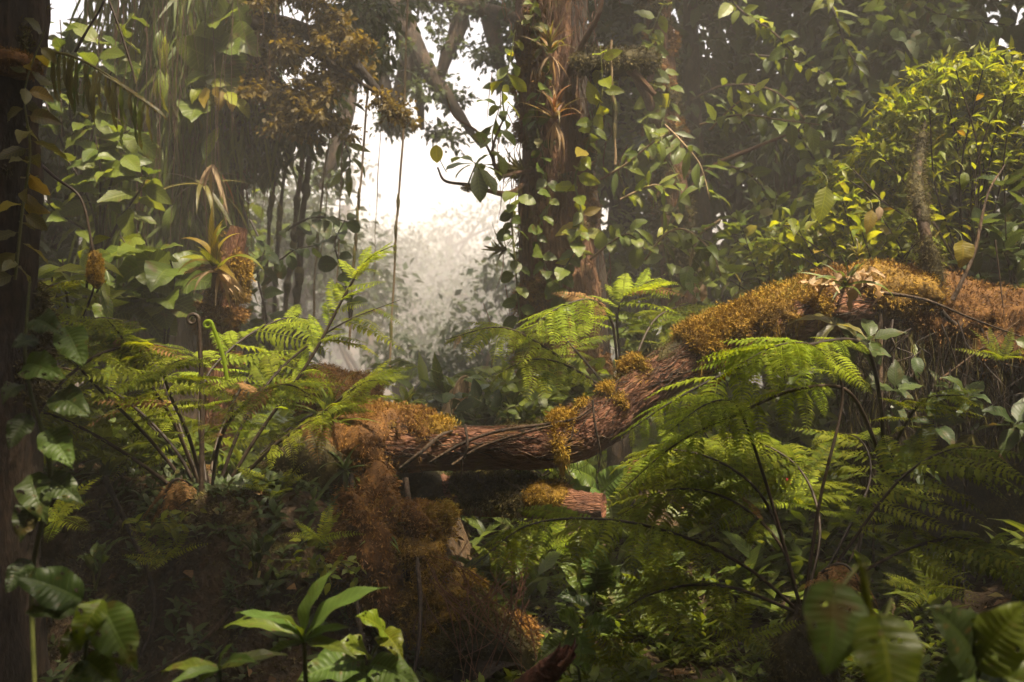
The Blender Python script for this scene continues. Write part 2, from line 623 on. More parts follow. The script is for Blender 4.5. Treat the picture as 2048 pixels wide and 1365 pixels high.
MOSS_G = rough_mat('moss_gold', [(.085, .048, .007), (.19, .108, .010), (.30, .175, .014), (.22, .175, .02)], scale=12, bump=.5, dist=.01, fine=90, rnd_amt=.5)
MOSS_B = rough_mat('moss_rust', [(.06, .027, .007), (.14, .064, .013), (.22, .108, .018), (.18, .125, .022)], scale=12, bump=.5, dist=.01, fine=90, rnd_amt=.5)
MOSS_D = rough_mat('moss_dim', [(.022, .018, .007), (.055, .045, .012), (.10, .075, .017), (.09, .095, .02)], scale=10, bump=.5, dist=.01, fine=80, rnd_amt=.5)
SOIL = rough_mat('forest_soil', [(.012, .008, .005), (.03, .02, .010), (.06, .035, .016), (.05, .05, .015)], scale=3, bump=.9, dist=.05, fine=30)
LITTER = rough_mat('litter', [(.04, .025, .012), (.10, .055, .025), (.18, .10, .04), (.12, .10, .03)], scale=8, bump=.4, dist=.01, rnd_amt=.8)
WOOD = rough_mat('broken_wood', [(.05, .02, .012), (.13, .05, .03), (.22, .10, .05)], scale=10, stretch=(1, 1, 1), bump=.9, dist=.02)
RED = rough_mat('red_flower', [(.35, .02, .03), (.5, .03, .05), (.55, .05, .06)], scale=20, bump=.1, dist=.002)


# ------------------------------------------------------------------ ground
def height(x, y):
    x, y = np.asarray(x, float), np.asarray(y, float)
    q = np.stack([x, y, 0 * x], -1)
    nz = (fbm(q, .9, 5, 4) - .5) * .5 + (fbm(q, 4, 9, 3) - .5) * .12
    bank = sstep(-0.25, -0.75, x + 0.25 * np.sin(y * 3)) * sstep(4.15, 4.75, y + .2 * np.sin(x * 4)) * 0.86
    rise = sstep(4.6, 7.2, y) * 0.78
    h = np.maximum(bank, rise)
    right = sstep(2.0, 3.6, x) * sstep(3.5, 5.2, y) * 0.75
    left = sstep(-2.2, -3.6, x) * sstep(2.0, 4.5, y) * 0.9
    h = np.maximum(h, np.maximum(right, left))
    side = np.abs(x + 0.9)
    valley = -4.2 * sstep(9.5, 19, y) * sstep(9, 2.0, side - (y - 9) * .22)
    hill = 10.0 * sstep(30, 100, y) + 3.0 * sstep(4, 22, side) * sstep(8, 20, y)
    return h + valley + hill + nz * (1 + .6 * sstep(10, 30, y))


xs = np.unique(np.concatenate([np.linspace(-60, -6, 40), np.linspace(-6, 6, 130), np.linspace(6, 60, 40)]))
ys = np.unique(np.concatenate([np.linspace(-30, 0, 20), np.linspace(0, 11, 130), np.linspace(11, 110, 90)]))
X, Y = np.meshgrid(xs, ys)
g = Geo()
i = np.arange(len(ys) - 1)[:, None] * len(xs) + np.arange(len(xs) - 1)[None]
g.add(np.stack([X, Y, height(X, Y)], -1).reshape(-1, 3), np.stack([i, i + 1, i + len(xs) + 1, i + len(xs)], -1).reshape(-1, 4), None, np.full(X.size, .5))
solo('ground', g, SOIL, kind='structure')


# ------------------------------------------------------------------ moss
def sprig_tmpl(n=5, spread=.6, w=.16):
    vs, fs, k = [], [], 0
    r = np.random.default_rng(3)
    for j in range(n):
        a = j * 2.4
        t = spread * (0.3 + 0.7 * r.random()) * (j > 0)
        d = np.array([math.cos(a) * t, math.sin(a) * t, 1.0])
        d /= np.linalg.norm(d)
        s = np.array([-math.sin(a + 1), math.cos(a + 1), 0.0]) * w
        ln = .6 + .4 * r.random()
        vs += [np.zeros(3), d * ln * .5 + s * .5, d * ln + np.array([0, 0, -.15 * t]), d * ln * .5 - s * .5]
        fs.append([k, k + 1, k + 2, k + 3])
        k += 4
    v = np.array(vs)[:, [0, 2, 1]]
    return v, np.array(fs), np.zeros((len(v), 2))


SPRIG = sprig_tmpl(2, 1.0, .15)
SPRIG_WIDE = sprig_tmpl(6, 1.1, .22)


def sprigs(geo, pts, nor, ln, jitter=.5, droop=0.25, tmpl=SPRIG):
    d = nrm(nor + jitter * rng.normal(size=pts.shape) - np.array([0, 0, droop]))
    s = ln * (0.55 + 0.9 * rng.random(len(pts)))
    base = fbm(pts, 7, 3, 2)
    return scatter(geo, tmpl, pts, d, rdir(len(pts)), s, np.clip(base + .35 * (rng.random(len(pts)) - .5), 0, 1))


def moss_shell(path, radii, t0, t1, n_spr, thick=.05, ln=.03, topbias=.4, cover=.5, seed=0, n=90, ns=40, soft=.08):
    """a lumpy moss cushion wrapped on a stretch of a tube; sinks below the bark where there is no moss"""
    c = curve(path, 300)
    r = interp(radii, 300)
    k0, k1 = int(t0 * 299), max(int(t1 * 299), int(t0 * 299) + 4)
    seg = c[k0:k1 + 1]
    rr = r[k0:k1 + 1]
    seg = curve(seg[::max(1, len(seg) // 30)], n)
    rr = interp(rr, n)
    info = {}

    def add(p, D, t, a):
        win = sstep(0, soft, t) * sstep(1, 1 - soft, t)
        m = fbm(p, 5, seed, 3) * 1.0 + .45 * (fbm(p, 17, seed + 9, 2) - .5) + topbias * (D[..., 2]) - (1 - cover) * .8 - .05
        m = sstep(.2, .52, m) * win
        lum = .45 + .8 * fbm(p, 11, seed + 4, 3)
        info['m'] = m
        return -.03 + m * (thick * lum + .03)
    v, f, uv, D = tube(seg, rr, n, ns, rad_add=add, resample=False)
    m = info['m'].reshape(-1)
    w = np.clip(m - .25, 0, 1)
    pk = rng.choice(len(v), n_spr, p=w / w.sum())
    pts = v[pk] + rng.normal(size=(n_spr, 3)) * .014
    geo = Geo()
    keep = m[f].max(1) > .02
    f = f[keep]
    geo.add(v, f, uv, np.clip(fbm(v, 7, 3, 2), 0, 1) * .25)
    low = np.nonzero((D[:, 2] < .2) & (m > .2))[0]
    if len(low) > 20:
        j = rng.choice(low, n_spr // 14)
        q = v[j] + rng.normal(size=(len(j), 3)) * .012
        scatter(geo, tmplT, q, nrm(np.array([0, 0, -1.0]) + .18 * rng.normal(size=q.shape)), rdir(len(q)), rng.uniform(.03, .11, len(q)))
    return sprigs(geo, pts, D[pk], ln)


def mound(root, name, center, rad, mat, n_spr, ln=.03, seed=0, lump=.35, droop=.25, frac=1.0):
    """a lumpy moss mound: displaced ellipsoid with sprigs"""
    n_spr = int(n_spr * .9)
    nu, nv_ = 40, 26
    a = np.linspace(0, 2 * np.pi, nu + 1)
    b = np.linspace(-np.pi / 2 + .05, np.pi / 2 - .05, nv_)
    A, B = np.meshgrid(a, b)
    D = np.stack([np.cos(A) * np.cos(B), np.sin(A) * np.cos(B), np.sin(B)], -1)
    base = np.asarray(center) + D * np.asarray(rad)
    sc = 1 + lump * 2 * (fbm(base, 1.6 / max(rad), seed, 4) - .5) + lump * .5 * (fbm(base, 12, seed, 2) - .5)
    v = np.asarray(center) + D * np.asarray(rad) * sc[..., None]
    v[:, -1] = v[:, 0]
    i = np.arange(nv_ - 1)[:, None] * (nu + 1) + np.arange(nu)[None]
    f = np.stack([i, i + 1, i + nu + 2, i + nu + 1], -1).reshape(-1, 4)
    geo = Geo()
    v = v.reshape(-1, 3)
    geo.add(v, f, None, np.clip(fbm(v, 7, 3, 2), 0, 1) * .25)
    ok = (D.reshape(-1, 3)[:, 2] > -.75)
    nn = nrm(D.reshape(-1, 3) / np.asarray(rad))
    wgt = ok * np.cos(B).reshape(-1)
    pk = rng.choice(len(v), n_spr, p=wgt / wgt.sum())
    jit = rng.normal(size=(n_spr, 3)) * np.asarray(rad) * .05
    sprigs(geo, v[pk] + jit, nn[pk], ln * .68, droop=droop)
    return part(name, geo, mat, root, stuff=True)


# ------------------------------------------------------------------ the fallen log
LOGP = PP((640, 905, 5.25), (720, 893, 5.15), (800, 890, 5.05), (900, 897, 5.0), (1000, 896, 5.0), (1090, 893, 5.0), (1155, 876, 5.0), (1218, 835, 5.02), (1278, 783, 5.06),
          (1345, 738, 5.1), (1425, 697, 5.15), (1520, 660, 5.2), (1620, 630, 5.3), (1720, 612, 5.45), (1850, 630, 5.6), (1990, 690, 5.8), (2120, 790, 6.0))
LOGR = [.16, .165, .145, .105, .102, .108, .118, .124, .120, .115, .118, .128, .14, .15, .17, .18, .18]


def bark_relief(seed, amp=.012):
    def fn(p, D, t, a):
        q = np.stack([t * 60 + a * 3.0, a * 9 + 2.5 * fbm(p, 4, seed, 2), t * 0], -1)
        fibre = vnoise(q, 1.0, seed) - .5
        lumps = fbm(p, 5, seed + 2, 3) - .5
        fine = fbm(p, 38, seed + 5, 2) - .5
        return amp * 1.1 * fibre + amp * 2.6 * lumps + amp * 1.1 * fine
    return fn


log = thing('fallen_log', 'long bent reddish brown log lying across the clearing with golden moss cushions', 'fallen log', LOGP[5])
g = Geo()
v, f, uv, _ = tube(LOGP, LOGR, 420, 60, rad_add=bark_relief(3))
g.add(v, f, uv, np.full(len(v), .5))
part('bark', g, BARK_R, log)
for (t0, t1, n, th, ln, mt, tb, cv, sd_) in (
        (.02, .175, 9000, .045, .024, MOSS_B, .35, .72, 4), (.09, .20, 4000, .035, .023, MOSS_G, .35, .62, 8),
        (.33, .425, 5200, .028, .024, MOSS_G, .22, .72, 21), (.455, .53, 5500, .036, .025, MOSS_G, .42, .66, 31),
        (.585, .765, 15000, .05, .026, MOSS_G, .34, .80, 41), (.74, .99, 13000, .07, .028, MOSS_B, .3, .85, 51), (.22, .36, 1800, .010, .016, MOSS_D, .4, .5, 61), (.40, .62, 3000, .010, .016, MOSS_D, .4, .5, 71)):
    part('moss_patch', moss_shell(LOGP, LOGR, t0, t1, n, th, ln, tb, cv, sd_), mt, log, stuff=True)
for pts, r in ((PP((800, 938, 4.9), (842, 905, 4.85), (880, 872, 4.88), (905, 862, 4.92)), .011),
               (PP((860, 925, 4.9), (930, 885, 4.87), (1000, 862, 4.87), (1080, 850, 4.93), (1150, 838, 4.9), (1185, 815, 4.9)), .009),
               (PP((905, 930, 4.88), (960, 895, 4.87), (1040, 868, 4.87), (1100, 852, 4.9)), .007),
               (PP((1185, 800, 4.85), (1190, 850, 4.83), (1200, 900, 4.84), (1198, 935, 4.9)), .006),
               (PP((930, 850, 4.9), (935, 890, 4.86), (925, 925, 4.88), (922, 960, 4.9)), .007)):
    part('root_strand', Geo().tube(pts, [r, r * .9, r * .5], 30, 7, lump=.25, lfreq=20), BARK_D, log)

def fibres(path, radii, n, r, lt=(.02, .06), a0=-2.0, a1=2.0, t0=.02, t1=.95):
    m_ = 300
    c = curve(path, m_)
    rr = interp(radii, m_)
    T, Nn, B = frames(c)
    g = Geo()
    for k in range(n):
        t = random.uniform(t0, t1)
        L_ = random.uniform(*lt)
        tt = np.clip(np.linspace(t, t + L_, 7), 0, 1) * (m_ - 1)
        i_ = tt.astype(int)
        a = random.uniform(a0, a1) + np.linspace(0, random.uniform(-.7, .7), 7) + .08 * rng.normal(size=7)
        D = Nn[i_] * np.cos(a)[:, None] + B[i_] * np.sin(a)[:, None]
        q = c[i_] + D * (rr[i_][:, None] + .004 + .006 * rng.random((7, 1)))
        g.tube(q, [r * .5, r, r * .4], 7, 4, resample=False)
    return g


part('bark_fibre', fibres(LOGP, LOGR, 900, .0022), BARK_R, log, stuff=True)
part('bark_fibre', fibres(LOGP, LOGR, 260, .0036, (.03, .09)), BARK_D, log, stuff=True)
# hairy epiphytic roots dangling off the log
g = Geo()
for k in range(60):
    t = random.random()
    c = curve(LOGP, 200)[int(20 + t * 150)]
    p0 = c + np.array([rng.normal() * .02, -.08, -.10])
    L_ = random.uniform(.03, .14)
    g.tube(np.array([p0, p0 + [rng.normal() * .02, 0, -L_ * .5], p0 + [rng.normal() * .03, 0, -L_]]), [.002, .0015, .0008], 6, 4)
part('root_hair', g, STEM_D, log, stuff=True)

# ------------------------------------------------------------------ mossy stump, knots and roots
st = thing('mossy_stump', 'rusty moss mound at the low end of the long log', 'stump', P(690, 940, 5.2))
mound(st, 'moss_cushion', P(735, 885, 5.1), (.30, .22, .17), MOSS_B, 7000, .034, 3)
mound(st, 'moss_cushion', P(640, 930, 5.1), (.30, .3, .20), MOSS_D, 5000, .034, 13)
mound(st, 'root_core', P(800, 1000, 5.25), (.30, .22, .22), MOSS_D, 3000, .03, 17)

mound(st, 'moss_cushion', P(745, 1090, 4.55), (.16, .2, .34), MOSS_B, 5500, .05, 37, lump=.8, droop=.8)
s2 = thing('mossy_stump', 'low stump under a rust coloured moss cap behind the bent fern stems', 'stump', P(670, 860, 6.0))
mound(s2, 'moss_cap', P(668, 790, 6.0), (.26, .22, .17), MOSS_B, 6000, .04, 23)
part('trunk', Geo().tube(PP((672, 950, 6.0), (670, 880, 6.0), (668, 800, 6.0)), [.2, .17, .15], 20, 16, lump=.2), BARK_D, s2)

rt = thing('mossy_root', 'gnarled upright root hung with golden moss beneath the log', 'tree root', P(860, 1290, 4.55))
RP = PP((1000, 1380, 4.3), (930, 1280, 4.5), (865, 1180, 4.55), (850, 1080, 4.58), (835, 1035, 4.62))
RR = [.15, .14, .12, .10, .07]
part('bark', Geo().tube(RP, RR, 80, 24, lump=.25, lfreq=6), BARK_D, rt)
mound(rt, 'moss_cushion', P(828, 1045, 4.55), (.12, .10, .10), MOSS_B, 3500, .034, 33, lump=.6)
part('moss_patch', moss_shell(RP, RR, .30, 1.0, 9000, .085, .028, .0, 1.0, 43, 140, 50, .03), MOSS_G, rt, stuff=True)
part('moss_patch', moss_shell(RP, RR, .0, .45, 5200, .07, .028, .15, .8, 63), MOSS_D, rt, stuff=True)
mound(rt, 'root_core', P(945, 1345, 4.65), (.25, .26, .30), MOSS_D, 13000, .05, 47, lump=.6, droop=.7)
mound(rt, 'moss_cushion', P(1010, 1280, 4.5), (.13, .13, .10), MOSS_B, 5000, .045, 49, lump=.6, droop=.7)
for k in range(40):
    a = P(random.uniform(840, 1060), random.uniform(1080, 1200), random.uniform(4.25, 4.5))
    b = P(random.uniform(880, 1120), random.uniform(1260, 1400), random.uniform(4.0, 4.4))
    m_ = (a + b) / 2 + rng.normal(size=3) * .06
    g.tube(np.array([a, m_, b]), [.0018, .003, .0015], 14, 5, lump=.2)
part('rootlet', g, BARK_R, rt, stuff=True)

sl = thing('broken_log', 'short mossy log stub with a sawn looking pale end below the big log', 'log', P(1080, 1010, 5.1))
SP = PP((880, 985, 5.25), (960, 1000, 5.15), (1060, 1003, 5.05), (1140, 1010, 4.95), (1208, 1014, 4.9))
SR = [.10, .085, .085, .075, .066]
v, f, uv, _ = tube(SP, SR, 90, 30, rad_add=bark_relief(13, .01))
g = Geo().add(v, f, uv, np.full(len(v), .55))
part('bark', g, BARK_R, sl)
g = Geo()
c_, T_, = curve(SP, 90)[-1], nrm(SP[-1] - SP[-2])
gv = [v[-31 + k] for k in range(31)]
ring = np.array(gv)
inner = c_ + (ring - c_) * .5 - T_ * .012
cen = c_ + (ring - c_) * .02 - T_ * .004
vv = np.vstack([ring, inner, cen])
ii = np.arange(30)
g.add(vv, np.vstack([np.stack([ii, ii + 1, ii + 32, ii + 31], -1), np.stack([ii + 31, ii + 32, ii + 63, ii + 62], -1)]))
part('cut_end', g, WOOD, sl)
mound(sl, 'moss_cushion', P(1095, 990, 4.98), (.13, .11, .075), MOSS_G, 3800, .026, 73)
part('moss_patch', moss_shell(SP, SR, .05, .75, 5000, .05, .028, .35, .7, 83), MOSS_D, sl, stuff=True)

# mossy root mass the log rises into
rm = thing('root_mass', 'tangled mossy root mass at the high end of the long log', 'root mass', P(1860, 900, 5.6))
mound(rm, 'moss_cushion', P(1760, 590, 5.5), (.30, .3, .17), MOSS_G, 6000, .04, 93)
mound(rm, 'moss_cushion', P(1900, 640, 5.5), (.40, .35, .22), MOSS_B, 8000, .045, 103, lump=.5)
mound(rm, 'moss_cushion', P(2030, 690, 5.4), (.35, .3, .26), MOSS_B, 5000, .045, 113, lump=.5)
mound(rm, 'root_core', P(1930, 880, 5.85), (.60, .42, .80), MOSS_D, 7000, .05, 123, lump=.5, droop=.8)
g = Geo()
for k in range(230):
    px = random.uniform(1690, 2080)
    p0 = P(px, random.uniform(640, 800), random.uniform(5.05, 5.5))
    L_ = random.uniform(.15, .7)
    g.tube(np.array([p0] + [p0 + [rng.normal() * .05, rng.normal() * .04, -L_ * q_ + rng.normal() * .03] for q_ in (.25, .5, .75, 1)]), [random.choice((.002, .003, .006)), .0035, .001], 16, 3, lump=.3)
part('root_tangle', g, STEM_D, rm, stuff=True)
for k in range(26):
    q_ = P(random.uniform(1690, 2070), random.uniform(640, 900), random.uniform(5.0, 5.3))
    put_leaf(rm, q_, (rng.normal() * .5, -.4, -.6), (0, -1, .4), random.choice(('ovate', 'lance')), random.choice((LD, LD, LM)), random.uniform(.08, .15))
g = Geo()
q = np.stack([P(random.uniform(1690, 2080), random.uniform(640, 900), random.uniform(5.1, 5.45)) for _ in range(1500)])
scatter(g, leaf(.03, 'strap', ns=4, nc=1, droop=.4, fold=0), q, nrm(np.array([0, 0, -1.0]) + .2 * rng.normal(size=q.shape)), rdir(len(q)), rng.uniform(.06, .22, len(q)))
part('hanging_moss', g, MOSS_D, rm, stuff=True)
for k in range(11):
    x0 = random.uniform(1720, 2060)
    a = P(x0, random.uniform(600, 700), random.uniform(5.2, 5.5))
    b = P(x0 + random.uniform(-60, 60), random.uniform(800, 1250), random.uniform(5.0, 5.7))
    part('root', Geo().tube(np.array([a, (a + b) / 2 + rng.normal(size=3) * .08, b]), [.014, .010, .006], 26, 7, lump=.4, lfreq=10), BARK_D, rm)
for pts, r in ((PP((1760, 585, 5.2), (1850, 600, 5.15), (1950, 640, 5.1), (2060, 680, 5.1)), .012), (PP((1905, 600, 5.2), (1925, 560, 5.2), (1950, 500, 5.25), (1975, 390, 5.3), (2010, 330, 5.4)), .016),
               (PP((1880, 760, 5.1), (1960, 700, 5.1), (2040, 640, 5.1)), .008), (PP((1990, 480, 5.2), (2000, 560, 5.2), (2010, 650, 5.2)), .006)):
    part('twig', Geo().tube(pts, [r * .8, r * .6, r * .25], 26, 7, lump=.3, lfreq=12), BARK_D, rm)

bw = thing('broken_branch', 'splintered reddish broken branch end poking up from the soil', 'broken branch', P(1085, 1360, 3.3))
BP = PP((1000, 1440, 3.35), (1050, 1385, 3.3), (1100, 1340, 3.25), (1138, 1305, 3.2))
part('bark', Geo().tube(BP, [.05, .05, .042, .03], 60, 20, rad_add=bark_relief(23, .008)), WOOD, bw)
for k in range(7):
    p = BP[-1] + rng.normal(size=3) * .014
    part('splinter', Geo().tube(np.array([p - [.03, 0, .04], p, p + [random.uniform(0, .02), 0, random.uniform(.01, .03)]]), [.008, .006, .001], 8, 5), WOOD, bw)


# ------------------------------------------------------------------ ferns
def pinna_mesh(mat, n=17, seed=0, curl=.5, wide=.20):
    r = np.random.default_rng(seed)
    g = Geo()
    t = np.linspace(0, 1, 12)
    y = t
    z = -.22 * curl * t ** 2
    axis = np.stack([0.03 * np.sin(t * 3 + seed), y, z], -1)
    g.tube(axis, [.007, .005, .002], 12, 4)
    for k in range(n):
        tt = (k + .6) / n
        c = axis[0] * 0 + np.array([np.interp(tt, t, axis[:, 0]), tt, np.interp(tt, t, axis[:, 2])])
        L_ = wide * (math.sin(math.pi * min(1, (tt * .86 + .14))) ** .7) * (1 - .35 * tt) + .015
        for s in (-1, 1):
            v, f, uv = leaf(.26, 'lance', ns=7, nc=2, droop=.9 + .5 * r.random(), fold=.2, teeth=.55)
            d = np.array([s * 1.0, .42 + .1 * r.normal(), -.10 + .08 * r.normal()])
            b = basis(d, np.array([0, -.1, 1.0]))
            g.add((v * L_ * (0.9 + .2 * r.random())) @ b.T + c, f, uv, np.full(len(v), r.random() * .25))
    return g.mesh('pinna', mat)


PIN = {}


def pinnae(mat):
    if mat.name not in PIN:
        PIN[mat.name] = [pinna_mesh(mat, 17, s, c) for s, c in ((1, .4), (2, .9), (3, 1.4), (4, .7))]
    return PIN[mat.name]


def frond(root, pts, plen, mat=None, npair=14, start=.35, r=.010, up=(0, -.25, 1), droop=.25, stem=STEM_D, fwd=.55, peak=.35, brown=.035):
    mat = mat or LF
    c = curve(pts, 80)
    fr = part('frond', Geo().tube(c, [r, r * .85, r * .6, r * .15], 60, 7), stem, root)
    T = nrm(np.gradient(c, axis=0))
    up = np.array(up, float)
    for k in range(npair):
        u = k / (npair - 1)
        t = start + (1 - start) * (u * .97 + .01)
        i = min(79, int(t * 79))
        prof = (math.sin(math.pi * (u * (1 - .12) + .12) ** (math.log(.5) / math.log(peak + .12)))) ** .8 * .92 + .08
        for s in (-1, 1):
            if random.random() < .07:
                continue
            side = nrm(np.cross(T[i], up)) * s
            d = nrm(side + T[i] * (fwd + .25 * u) + np.array([0, 0, -droop + .16 * rng.normal()]) + .11 * rng.normal(size=3))
            L_ = plen * prof * random.uniform(.72, 1.12)
            me = random.choice(pinnae(LFX if random.random() < brown else mat))
            q = c[i] - ORG[root.name]
            obj('pinna', me, fr, M4(q, d, up + .25 * rng.normal(size=3), L_, 0, random.uniform(.85, 1.15)))
    return fr


def crozier(root, base, top, r, turns=1.6, rad=.05, side=1, mat=STEM_G, nleaf=10):
    """an unrolling fern tip"""
    base, top = np.asarray(base), np.asarray(top)
    n = 40
    th = np.linspace(0, turns * 2 * np.pi, n)
    rr = rad * (1 - .8 * np.linspace(0, 1, n))
    cen = top + np.array([side * rad, 0, 0])
    sp = cen + np.stack([-side * np.cos(th) * rr, 0 * th, np.sin(th) * rr], -1)
    mid = (base + top) / 2 + np.array([.01, 0, 0])
    st_ = curve(np.array([base, mid, top]), 30)
    part('crozier', Geo().tube(np.vstack([st_, sp[1:]]), [r, r, r * .8, r * .6, r * .3], 70, 7, resample=True), mat, root)


A0 = P(420, 1030, 4.9)
fa = thing('tree_fern', 'wide tree fern with lacy olive fronds before the bromeliad post', 'fern', A0)
part('trunk', Geo().tube(np.array([A0 - [0, 0, .35], A0 - [0, 0, .1], A0 + [0, 0, .03]]), [.10, .09, .05], 14, 14, lump=.3, lfreq=9), BARK_D, fa)


def FA(pts, plen, **k):
    k['start'] = k.get('start', .35) - .12
    k['npair'] = k.get('npair', 14) + 3
    frond(fa, np.vstack([A0[None], PP(*pts)]), plen, **k)


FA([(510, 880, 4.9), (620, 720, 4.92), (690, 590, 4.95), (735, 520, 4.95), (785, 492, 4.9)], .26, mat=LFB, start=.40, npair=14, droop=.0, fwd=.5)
FA([(300, 880, 4.8), (190, 770, 4.7), (110, 680, 4.6), (40, 630, 4.5)], .40, start=.45, npair=13)
FA([(480, 860, 4.95), (560, 740, 5.1), (680, 650, 5.2), (800, 600, 5.3)], .42, start=.42, npair=14)
FA([(350, 850, 4.7), (280, 740, 4.6), (240, 670, 4.5), (215, 640, 4.4)], .40, start=.4, npair=11)
FA([(400, 800, 5.2), (460, 700, 5.4), (560, 640, 5.6), (640, 640, 5.7)], .42, start=.35, npair=13, mat=LFB)
FA([(270, 920, 4.7), (150, 850, 4.6), (60, 820, 4.5), (-20, 830, 4.4)], .42, start=.4, npair=12)
FA([(540, 900, 4.7), (640, 830, 4.6), (720, 770, 4.5), (760, 760, 4.4)], .36, start=.4, npair=12)
FA([(340, 800, 5.2), (300, 720, 5.4), (220, 680, 5.5), (150, 690, 5.6)], .42, start=.35, npair=12)
FA([(440, 880, 4.5), (500, 800, 4.3), (570, 770, 4.1), (620, 790, 4.0)], .30, start=.4, npair=11)
FA([(380, 880, 4.6), (340, 790, 4.4), (330, 740, 4.2), (360, 720, 4.1)], .34, start=.4, npair=11)
crozier(fa, P(402, 1000, 4.7), P(398, 640, 4.7), .012, 1.5, .03, -1, STEM_D)
crozier(fa, P(455, 760, 4.7), P(425, 650, 4.7), .010, 1.6, .022, -1, LFB)

FA([(500, 930, 5.2), (590, 850, 5.4), (690, 800, 5.6), (760, 800, 5.7)], .36, start=.3, npair=12)
FA([(360, 930, 5.2), (280, 830, 5.4), (180, 780, 5.6), (90, 780, 5.7)], .40, start=.3, npair=13)
FA([(430, 900, 5.2), (480, 780, 5.5), (540, 720, 5.7), (620, 700, 5.8)], .38, start=.3, npair=13)
FA([(350, 900, 4.9), (250, 800, 5.0), (140, 740, 5.1), (60, 740, 5.2)], .38, start=.35, npair=13)
FA([(390, 980, 4.75), (350, 960, 4.65), (325, 1010, 4.6), (320, 1080, 4.6)], .22, start=.3, npair=10, mat=LFX, droop=.8)
FA([(470, 990, 4.7), (505, 970, 4.62), (528, 1010, 4.6), (535, 1090, 4.6)], .2, start=.3, npair=10, mat=LFX, droop=.8)
fe = thing('tree_fern', 'dim young fern half hidden behind dark hanging leaves of a broad leaf vine', 'fern', P(40, 960, 4.5))
for pts, pl in (([(60, 800, 4.5), (110, 700, 4.6), (180, 640, 4.7), (250, 640, 4.8)], .28), ([(80, 820, 4.4), (180, 720, 4.4), (280, 690, 4.5), (370, 700, 4.5)], .3), ([(50, 780, 4.6), (70, 640, 4.7), (90, 580, 4.8), (140, 560, 4.9)], .26)):
    frond(fe, np.vstack([P(40, 960, 4.5)[None], PP(*pts)]), pl, npair=11, start=.4)

B0 = P(1605, 1230, 3.95)
fb = thing('tree_fern', 'large dark stemmed tree fern rising below the high end of the log', 'fern', B0)
part('trunk', Geo().tube(np.array([[B0[0], B0[1], -.05], B0 - [0, 0, .2], B0 + [0, 0, .05]]), [.10, .085, .045], 16, 14, lump=.3, lfreq=9), STEM_D, fb)


mound(fb, 'trunk_fibre', B0 - [0, 0, .30], (.14, .14, .30), MOSS_D, 3000, .04, 27, droop=.9)


def FB(pts, plen, **k):
    k['start'] = k.get('start', .35) - .08
    k['npair'] = k.get('npair', 14) + 4
    frond(fb, np.vstack([B0[None], PP(*pts)]), plen * 1.12, r=.0075, **k)


FB([(1545, 1010, 3.9), (1492, 850, 3.85), (1465, 805, 3.8), (1410, 810, 3.7), (1330, 870, 3.6)], .22, mat=LFB, start=.55, npair=13)
FB([(1640, 1000, 4.0), (1685, 790, 4.1), (1640, 700, 4.0), (1560, 690, 3.9), (1460, 740, 3.8)], .36, mat=LFB, start=.55, npair=13)
FB([(1500, 1140, 3.85), (1370, 1075, 3.7), (1220, 1040, 3.6), (1060, 1050, 3.5), (950, 1130, 3.4)], .30, start=.38, npair=15)
FB([(1700, 1090, 3.9), (1800, 960, 3.9), (1900, 900, 3.9), (2020, 900, 3.9)], .34, start=.4, npair=12)
FB([(1540, 1020, 4.1), (1450, 930, 4.2), (1330, 900, 4.3), (1240, 940, 4.3)], .36, start=.4, npair=13)
FB([(1560, 1090, 4.0), (1460, 1000, 4.0), (1340, 980, 4.0), (1240, 1030, 4.0)], .34, start=.4, npair=12)
FB([(1750, 1130, 3.8), (1880, 1080, 3.8), (1980, 1090, 3.8), (2080, 1150, 3.8)], .32, start=.4, npair=12)
FB([(1640, 1060, 4.2), (1600, 940, 4.4), (1500, 880, 4.5), (1400, 880, 4.6)], .36, start=.4, npair=12)
FB([(1680, 1090, 4.2), (1740, 960, 4.4), (1720, 880, 4.6), (1640, 860, 4.8)], .34, start=.4, npair=11)
FB([(1480, 1180, 3.8), (1390, 1170, 3.7), (1300, 1190, 3.6), (1230, 1230, 3.5)], .26, start=.35, npair=11)

FB([(1640, 1150, 3.8), (1690, 1130, 3.75), (1725, 1190, 3.7), (1740, 1290, 3.7)], .2, start=.3, npair=10, mat=LFX, droop=.8)
C0 = P(1770, 960, 4.5)
fc = thing('tree_fern', 'bright lime fern frond arching out of the dark hollow under the root mass', 'fern', C0)
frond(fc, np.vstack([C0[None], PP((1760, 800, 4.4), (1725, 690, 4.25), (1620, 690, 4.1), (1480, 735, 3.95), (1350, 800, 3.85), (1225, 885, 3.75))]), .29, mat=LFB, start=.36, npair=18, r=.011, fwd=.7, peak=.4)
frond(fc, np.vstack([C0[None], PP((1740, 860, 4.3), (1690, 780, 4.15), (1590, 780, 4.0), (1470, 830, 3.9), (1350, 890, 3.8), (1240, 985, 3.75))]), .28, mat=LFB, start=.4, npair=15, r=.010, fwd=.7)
frond(fc, np.vstack([C0[None], PP((1800, 870, 4.3), (1850, 800, 4.1), (1930, 790, 4.0))]), .26, start=.4, npair=9)

